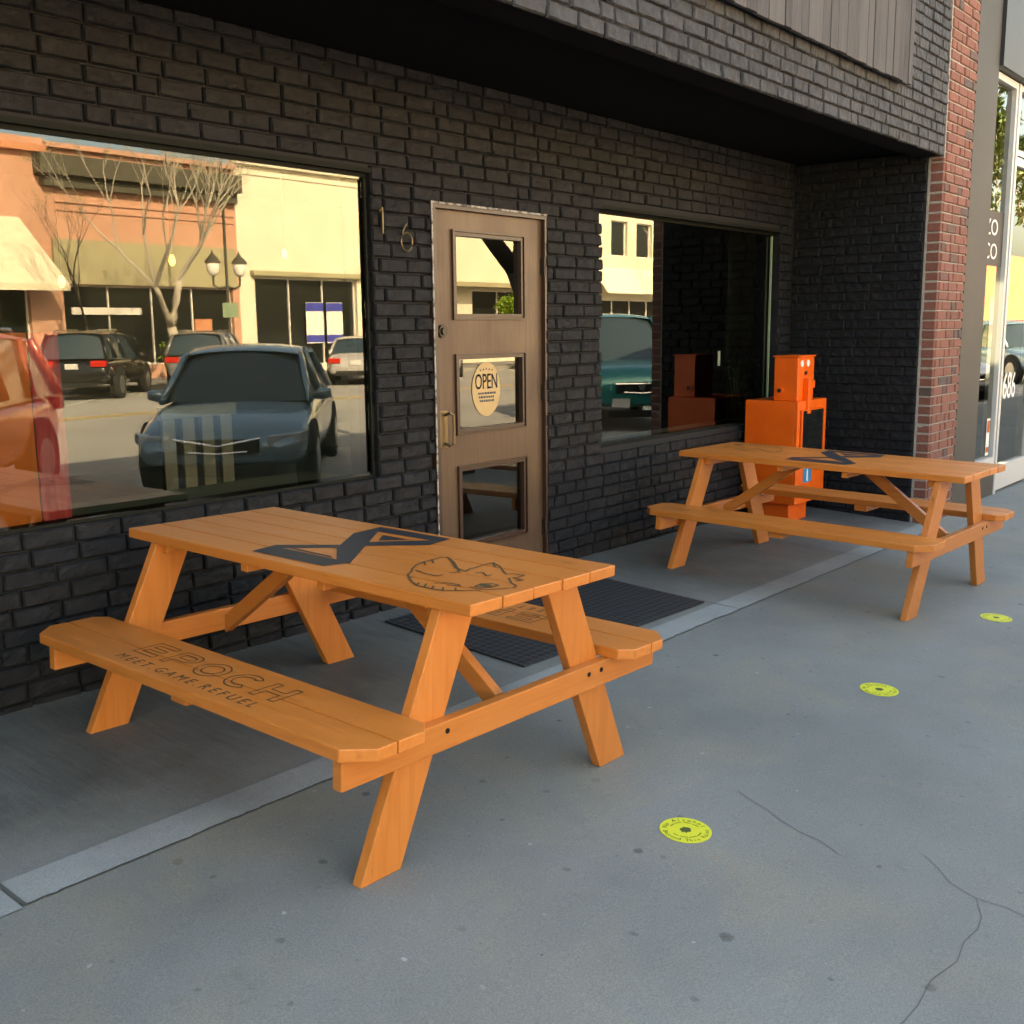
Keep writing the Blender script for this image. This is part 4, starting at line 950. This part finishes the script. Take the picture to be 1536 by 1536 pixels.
# left building, terracotta with awning
e, mp = facade('terracotta_building', 2.0, 13.0, 7.45, 'orange_facade', 'salmon brick building with a cream awning, mirrored at the left of the big window', [(3.0, 7.2, .5, 3.2), (8.0, 12.2, .2, 2.9), (4, 5.2, 4.6, 6.4), (7, 8.2, 4.6, 6.4)])
part(e, mp, 'cornice', [((2.0, FYY+.001, 7.0), (12.98, FYY+.25, 7.2))], 'terracotta')
g = MB(mp); g.add([(7.0, FYY+.01, 5.0), (12.05, FYY+.01, 5.0), (12.85, FYY+1.3, 2.95), (7.0, FYY+1.3, 2.95), (7.0, FYY+1.3, 2.75), (12.85, FYY+1.3, 2.75), (12.05, FYY+.01, 4.95), (7.0, FYY+.01, 4.95)], [(0, 3, 2, 1), (3, 4, 5, 2), (1, 2, 5, 6), (4, 7, 6, 5)]); g.obj('awning', 'awning_cream', e)
g = MB(mp); add_text(g, 'A', 1.3, lambda x, y, z: (11.1-x+.6, FYY+.72+.01-y*.40, 3.75+y*.62+.03)); g.obj('lettering', 'terracotta', e)
# centre building, salmon with dark cornice, khaki band
e, mp = facade('salmon_building', 13.0, 20.1, 7.35, 'orange_facade', 'salmon building with a heavy dark cornice and khaki sign band, mirrored in the big window', [(13.3, 19.8, .35, 3.0)])
part(e, mp, 'cornice', [((12.62, FYY+.001, 6.35), (20.05, FYY+.55, 6.95)), ((12.8, FYY+.001, 6.0), (20.0, FYY+.3, 6.349))], 'cornice')
part(e, mp, 'moulding', [((13.2, FYY+.001, 5.55), (20.0, FYY+.06, 5.62)), ((13.2, FYY+.001, 5.30), (20.0, FYY+.05, 5.36)), ((13.0, FYY+.001, 7.2), (20.1, FYY+.2, 7.352))], 'orange_facade')
part(e, mp, 'sign_band', [((13.02, FYY+.001, 3.02), (19.95, FYY+.12, 4.42))], 'khaki')
part(e, mp, 'shop_sign', [((13.6, FYY-.17, 2.05), (16.1, FYY-.10, 2.28))], 'white_trim')
part(e, mp, 'menu_board', [((18.2, FYY-.17, .9), (18.9, FYY-.10, 1.9))], 'terracotta')
# right building, cream
e, mp = facade('cream_building', 20.1, 27.0, 7.75, 'cream', 'plain cream stucco building with two posters in its shopfront', [(20.8, 25.9, .1, 3.45)])
part(e, mp, 'cornice', [((20.1, FYY+.001, 7.45), (27.0, FYY+.22, 7.76))], 'cream'); part(e, mp, 'ledge', [((20.6, FYY+.001, 3.50), (26.1, FYY+.25, 3.68))], 'khaki'); part(e, mp, 'moulding', [((20.4, FYY+.001, 7.12), (26.8, FYY+.05, 7.22))], 'cream')
for (a, c, w, h_, lb) in [(23.3, .95, .9, 1.6, 'left'), (24.35, .95, .85, 1.6, 'right')]:
    g = MB(); g.box((a, FYY-.165, c), (a+w, FYY-.155, c+h_)); q = g.obj('poster', 'white_sticker', label='%s one of two white posters with blue bands in the cream shopfront' % lb, cat='poster')
    g = MB(); g.box((a+.001, FYY-.154, c+h_-.35), (a+w-.001, FYY-.150, c+h_-.02)); g.obj('print', 'blue', q); g = MB(); g.box((a+.001, FYY-.154, c+.04), (a+w-.001, FYY-.150, c+.32)); g.obj('print', 'blue', q)
e, mp = facade('low_building', 27.0, 38.0, 6.6, 'cream', 'low cream building with a khaki awning right of the postered one', [(28, 31.5, .3, 3.2), (33, 37, .3, 3.2)])
part(e, mp, 'awning', [((27.6, FYY+.001, 3.3), (37.5, FYY+1.1, 3.5))], 'khaki')
e, mp = facade('stone_building', 38.0, 62.0, 9.0, 'cream2', 'pale yellow two storey building mirrored in the second window', [(44.4, 46.0, 5.25, 7.1), (46.9, 48.5, 5.25, 7.1), (39, 40.6, 5.25, 7.1), (41.6, 43.2, 5.25, 7.1), (51, 52.6, 5.25, 7.1), (54, 55.6, 5.25, 7.1), (43.0, 50, .4, 2.9)])
g = MB(mp)
for k in range(40): x = 42.5+k*.2; g.add([(x, FYY+.01, 4.6), (x+.1, FYY+.07, 4.6), (x+.2, FYY+.01, 4.6), (x+.2, FYY+1.1, 3.25), (x+.1, FYY+1.16, 3.15), (x, FYY+1.1, 3.25)], [(0, 5, 4, 1), (1, 4, 3, 2)])
g.obj('awning', 'awning_cream', e)
part(e, mp, 'cornice', [((38, FYY+.001, 8.6), (62, FYY+.4, 9.0))], 'white_trim')
e, mp = facade('grey_building', -20.0, 2.0, 6.8, 'cream2', 'long pale building left of the salmon one across the street', [(-18, -12, .3, 3), (-9, -3, .3, 3)])
e, mp = facade('brick_building', 62.0, 138.0, 8.0, 'terracotta', 'distant terracotta building at the far end of the street', [(64, 70, .3, 3), (74, 80, .3, 3), (86, 94, .3, 3)])

# ------------------------------------------------------------------ trees, lamp
def tree(name, x, y, z, h, r, bark, leafm, label, seed, lean=(0, 0), fork=.35, nleaf=500, spread=.5, lsize=.05, depth=5, fall=.62, lr=(.62, .85)):
    rnd = random.Random(seed); e = empty(name, (x, y, z), label, 'tree'); tr = MB(); cr = MB(); tips = []
    def grow(p, d, L, rad, lev):
        n = 4; pts = [p]; q = p
        for i in range(n):
            d = (d+Vector((rnd.uniform(-1, 1), rnd.uniform(-1, 1), rnd.uniform(-.3, .6)))*.13).normalized(); q = q+d*L/n; pts.append(q)
        r1 = rad*fall
        (tr if lev < 2 else cr).tube(pts, [rad+(r1-rad)*i/n for i in range(n+1)], 8 if lev < 2 else 5 if lev < 4 else 3)
        if lev >= depth: tips.append((pts[-2], q)); return
        if lev >= 2: tips.append((pts[1], pts[3]))
        k = 2 if lev < 1 else rnd.choice([2, 3, 3])
        for j in range(k):
            a = rnd.uniform(0, 6.28); sd = Vector((math.cos(a), math.sin(a), 0)); nd = (d*(1-spread*.6)+sd*spread*rnd.uniform(.6, 1.1)+Vector((0, 0, .28))).normalized()
            grow(q, nd, L*rnd.uniform(*lr), r1*(.95 if j == 0 else .75), lev+1)
    d0 = Vector((lean[0], lean[1], 1)).normalized(); grow(Vector((0, 0, 0)), d0, h*fork, r, 0)
    tr.obj('trunk', bark, e, smooth=True)
    lf = MB(); lf.v = cr.v; lf.f = cr.f; lf.gr = cr.gr; lf.vb = cr.vb; lf.mi = [0]*len(cr.f)
    for _ in range(nleaf):
        a, b = rnd.choice(tips); c_ = a.lerp(b, rnd.random()*1.2)+Vector((rnd.gauss(0, 1), rnd.gauss(0, 1), rnd.gauss(0, 1)))*.07; u = Vector((rnd.uniform(-1, 1), rnd.uniform(-1, 1), rnd.uniform(-1, 1))).normalized(); v = u.cross(Vector((rnd.random(), rnd.random(), rnd.random()))).normalized(); s = lsize*rnd.uniform(.6, 1.4)
        lf.add([tuple(c_), tuple(c_+u*s+v*s*.4), tuple(c_+u*s*2), tuple(c_+u*s-v*s*.4)], [(0, 1, 2, 3)], mi=1)
    lf.obj('crown', [bark, leafm], e)
    return e
tree('street_tree', 14.35, -23.9, -.1, 10.5, .21, 'bark', 'leaf', 'bare forked street tree in front of the salmon building, mirrored in the big window', 12, lean=(-.20, 0), fork=.17, nleaf=2500, spread=.52, lsize=.035, depth=6, fall=.68, lr=(.78, .95))
tree('street_tree', 12.9, -27.4, -.1, 6.4, .07, 'bark_dark', 'leaf', 'thin dark tree standing in for branch shadows, just left of the forked one', 5, nleaf=300, spread=.45, lsize=.03, fall=.66, depth=6, fork=.28)  # added dark tree imitates branch shadows on the facade behind it
tree('street_tree', 45.5, -24.0, -.1, 6.5, .14, 'bark', 'leaf', 'bare street tree in front of the pale two storey building', 9, nleaf=500, spread=.5, lsize=.04)
tree('street_tree', 7.25, -4.35, -.2, 6.2, .20, 'bark_dark', 'leaf', 'leaning dark tree at the near kerb mirrored in the top pane of the door', 21, lean=(-.38, .0), fork=.42, nleaf=500, spread=.55)
tree('street_tree', 30.6, -23.9, -.1, 3.4, .07, 'bark', 'leaf_lime', 'small tree with lime green leaves across the street', 31, nleaf=3500, spread=.5, lsize=.07, fork=.25)
for k, (x, sd, lb) in enumerate([(66, 41, 'nearest of the three leafy green trees far down the street'), (82, 42, 'middle one of the three leafy green trees far down the street'), (98, 43, 'farthest of the three leafy green trees down the street')]):
    tree('street_tree', x, -23.5, -.1, 17.0, .35, 'bark', 'leaf_green', lb, sd, nleaf=9000, spread=.6, lsize=.26, depth=5)
lp = empty('street_lamp', (15.62, -23.5, -.1), 'dark twin lantern street lamp with a tall pole beside the mirrored tree', 'street lamp')
m = MB(); m.tube([(0, 0, 0), (0, 0, .5), (0, 0, 2.9)], [.10, .06, .05], 12); m.tube([(0, 0, 2.9), (0, 0, 7.6)], [.05, .04], 10); m.obj('pole', 'cornice', lp)
m = MB(); m.tube([(-.48, 0, 2.95), (-.3, 0, 2.85), (0, 0, 2.92), (.3, 0, 2.85), (.48, 0, 2.95)], .03, 8); m.tube([(-.48, 0, 2.93), (-.48, 0, 3.2)], .03, 8); m.tube([(.48, 0, 2.93), (.48, 0, 3.2)], .03, 8); m.obj('arm', 'cornice', lp)
for s in (-1, 1):
    m = MB(); m.tube([(s*.48, 0, 3.2), (s*.48, 0, 3.3), (s*.48, 0, 3.6)], [.07, .16, .20], 12); l_ = m.obj('lantern', 'white_trim', lp, smooth=True)
    m = MB(); m.tube([(s*.48, 0, 3.6), (s*.48, 0, 3.66), (s*.48, 0, 3.85), (s*.48, 0, 3.98)], [.24, .22, .05, .01], 12); m.obj('cap', 'cornice', l_)
ss = empty('street_sign', (15.62, -23.42, 2.1), 'small pale green street sign on the lamp pole', 'sign')
m = MB(); m.box((-.28, .01, -.22), (.28, .03, .22)); m.obj('plate', 'frame_green', ss)
pl = empty('planter', (15.5, -26.3, -.11), 'low planter with lime leaves before the dark shopfront', 'planter')
m = MB(); m.tube([(0, 0, 0), (0, 0, .7)], [.28, .4], 16); m.obj('pot', 'khaki', pl)
m = MB(); rr = random.Random(3)
for k in range(500):
    c_ = Vector((rr.gauss(0, .22), rr.gauss(0, .22), .9+rr.gauss(0, .2))); u = Vector((rr.uniform(-1, 1), rr.uniform(-1, 1), rr.uniform(-1, 1))).normalized()*.07; v = u.cross(Vector((0, 0, 1)))*.5
    m.add([tuple(c_), tuple(c_+u+v), tuple(c_+u*2), tuple(c_+u-v)], [(0, 1, 2, 3)])
m.obj('foliage', 'leaf_lime', pl)

# ================================================================== LIGHT, SKY, CAMERA
EL, travel = R(33), Vector((.28, -1.0, 0)).normalized()
d = Vector((travel.x*math.cos(EL), travel.y*math.cos(EL), -math.sin(EL)))
sun = bpy.data.lights.new('sun', 'SUN'); sun.energy = 4.8; sun.angle = R(.5); sun.color = (1, .855, .68)
so = bpy.data.objects.new('sun', sun); so.rotation_euler = d.to_track_quat('-Z', 'Y').to_euler(); C.objects.link(so)
nt = world.node_tree; bg = nt.nodes['Background']; sky = nt.nodes.new('ShaderNodeTexSky'); sky.sky_type = 'NISHITA'; sky.sun_disc = False
sky.sun_elevation = EL; sky.sun_rotation = math.atan2(-travel.x, -travel.y); sky.air_density = 1.0; sky.dust_density = 4.0; sky.ozone_density = .4
nt.links.new(sky.outputs[0], bg.inputs[0]); bg.inputs[1].default_value = .15

cam = bpy.data.cameras.new('camera'); co = bpy.data.objects.new('camera', cam); C.objects.link(co); scene.camera = co
cx, cy, cz, yaw, pi_, ro, f = -4.21638, -4.04026, 1.50151, -.87671, -.16935, -.01111, 1589.056
fw = Vector((math.sin(-yaw)*math.cos(pi_), math.cos(-yaw)*math.cos(pi_), math.sin(pi_))); r = fw.cross(Vector((0, 0, 1))).normalized(); u = r.cross(fw)
r2 = r*math.cos(ro)+u*math.sin(ro); u2 = -r*math.sin(ro)+u*math.cos(ro)
mw = Matrix((( r2.x, u2.x, -fw.x, cx), (r2.y, u2.y, -fw.y, cy), (r2.z, u2.z, -fw.z, cz), (0, 0, 0, 1))); co.matrix_world = mw
cam.sensor_width = 36; cam.lens = f/1536*36; cam.shift_x = -(766.05-768)/1536; cam.shift_y = (762.2-768)/1536; cam.clip_end = 1000; cam.clip_start = .05
scene.view_settings.view_transform = 'Standard'; scene.view_settings.look = 'None'; scene.view_settings.exposure = 2.92; scene.view_settings.gamma = 1; scene.view_settings.use_curve_mapping = False
scene.view_settings.use_white_balance = True; scene.view_settings.white_balance_temperature = 8500; scene.view_settings.white_balance_tint = 6
scene.cycles.max_bounces = 8; scene.cycles.transparent_max_bounces = 12; scene.cycles.caustics_reflective = False
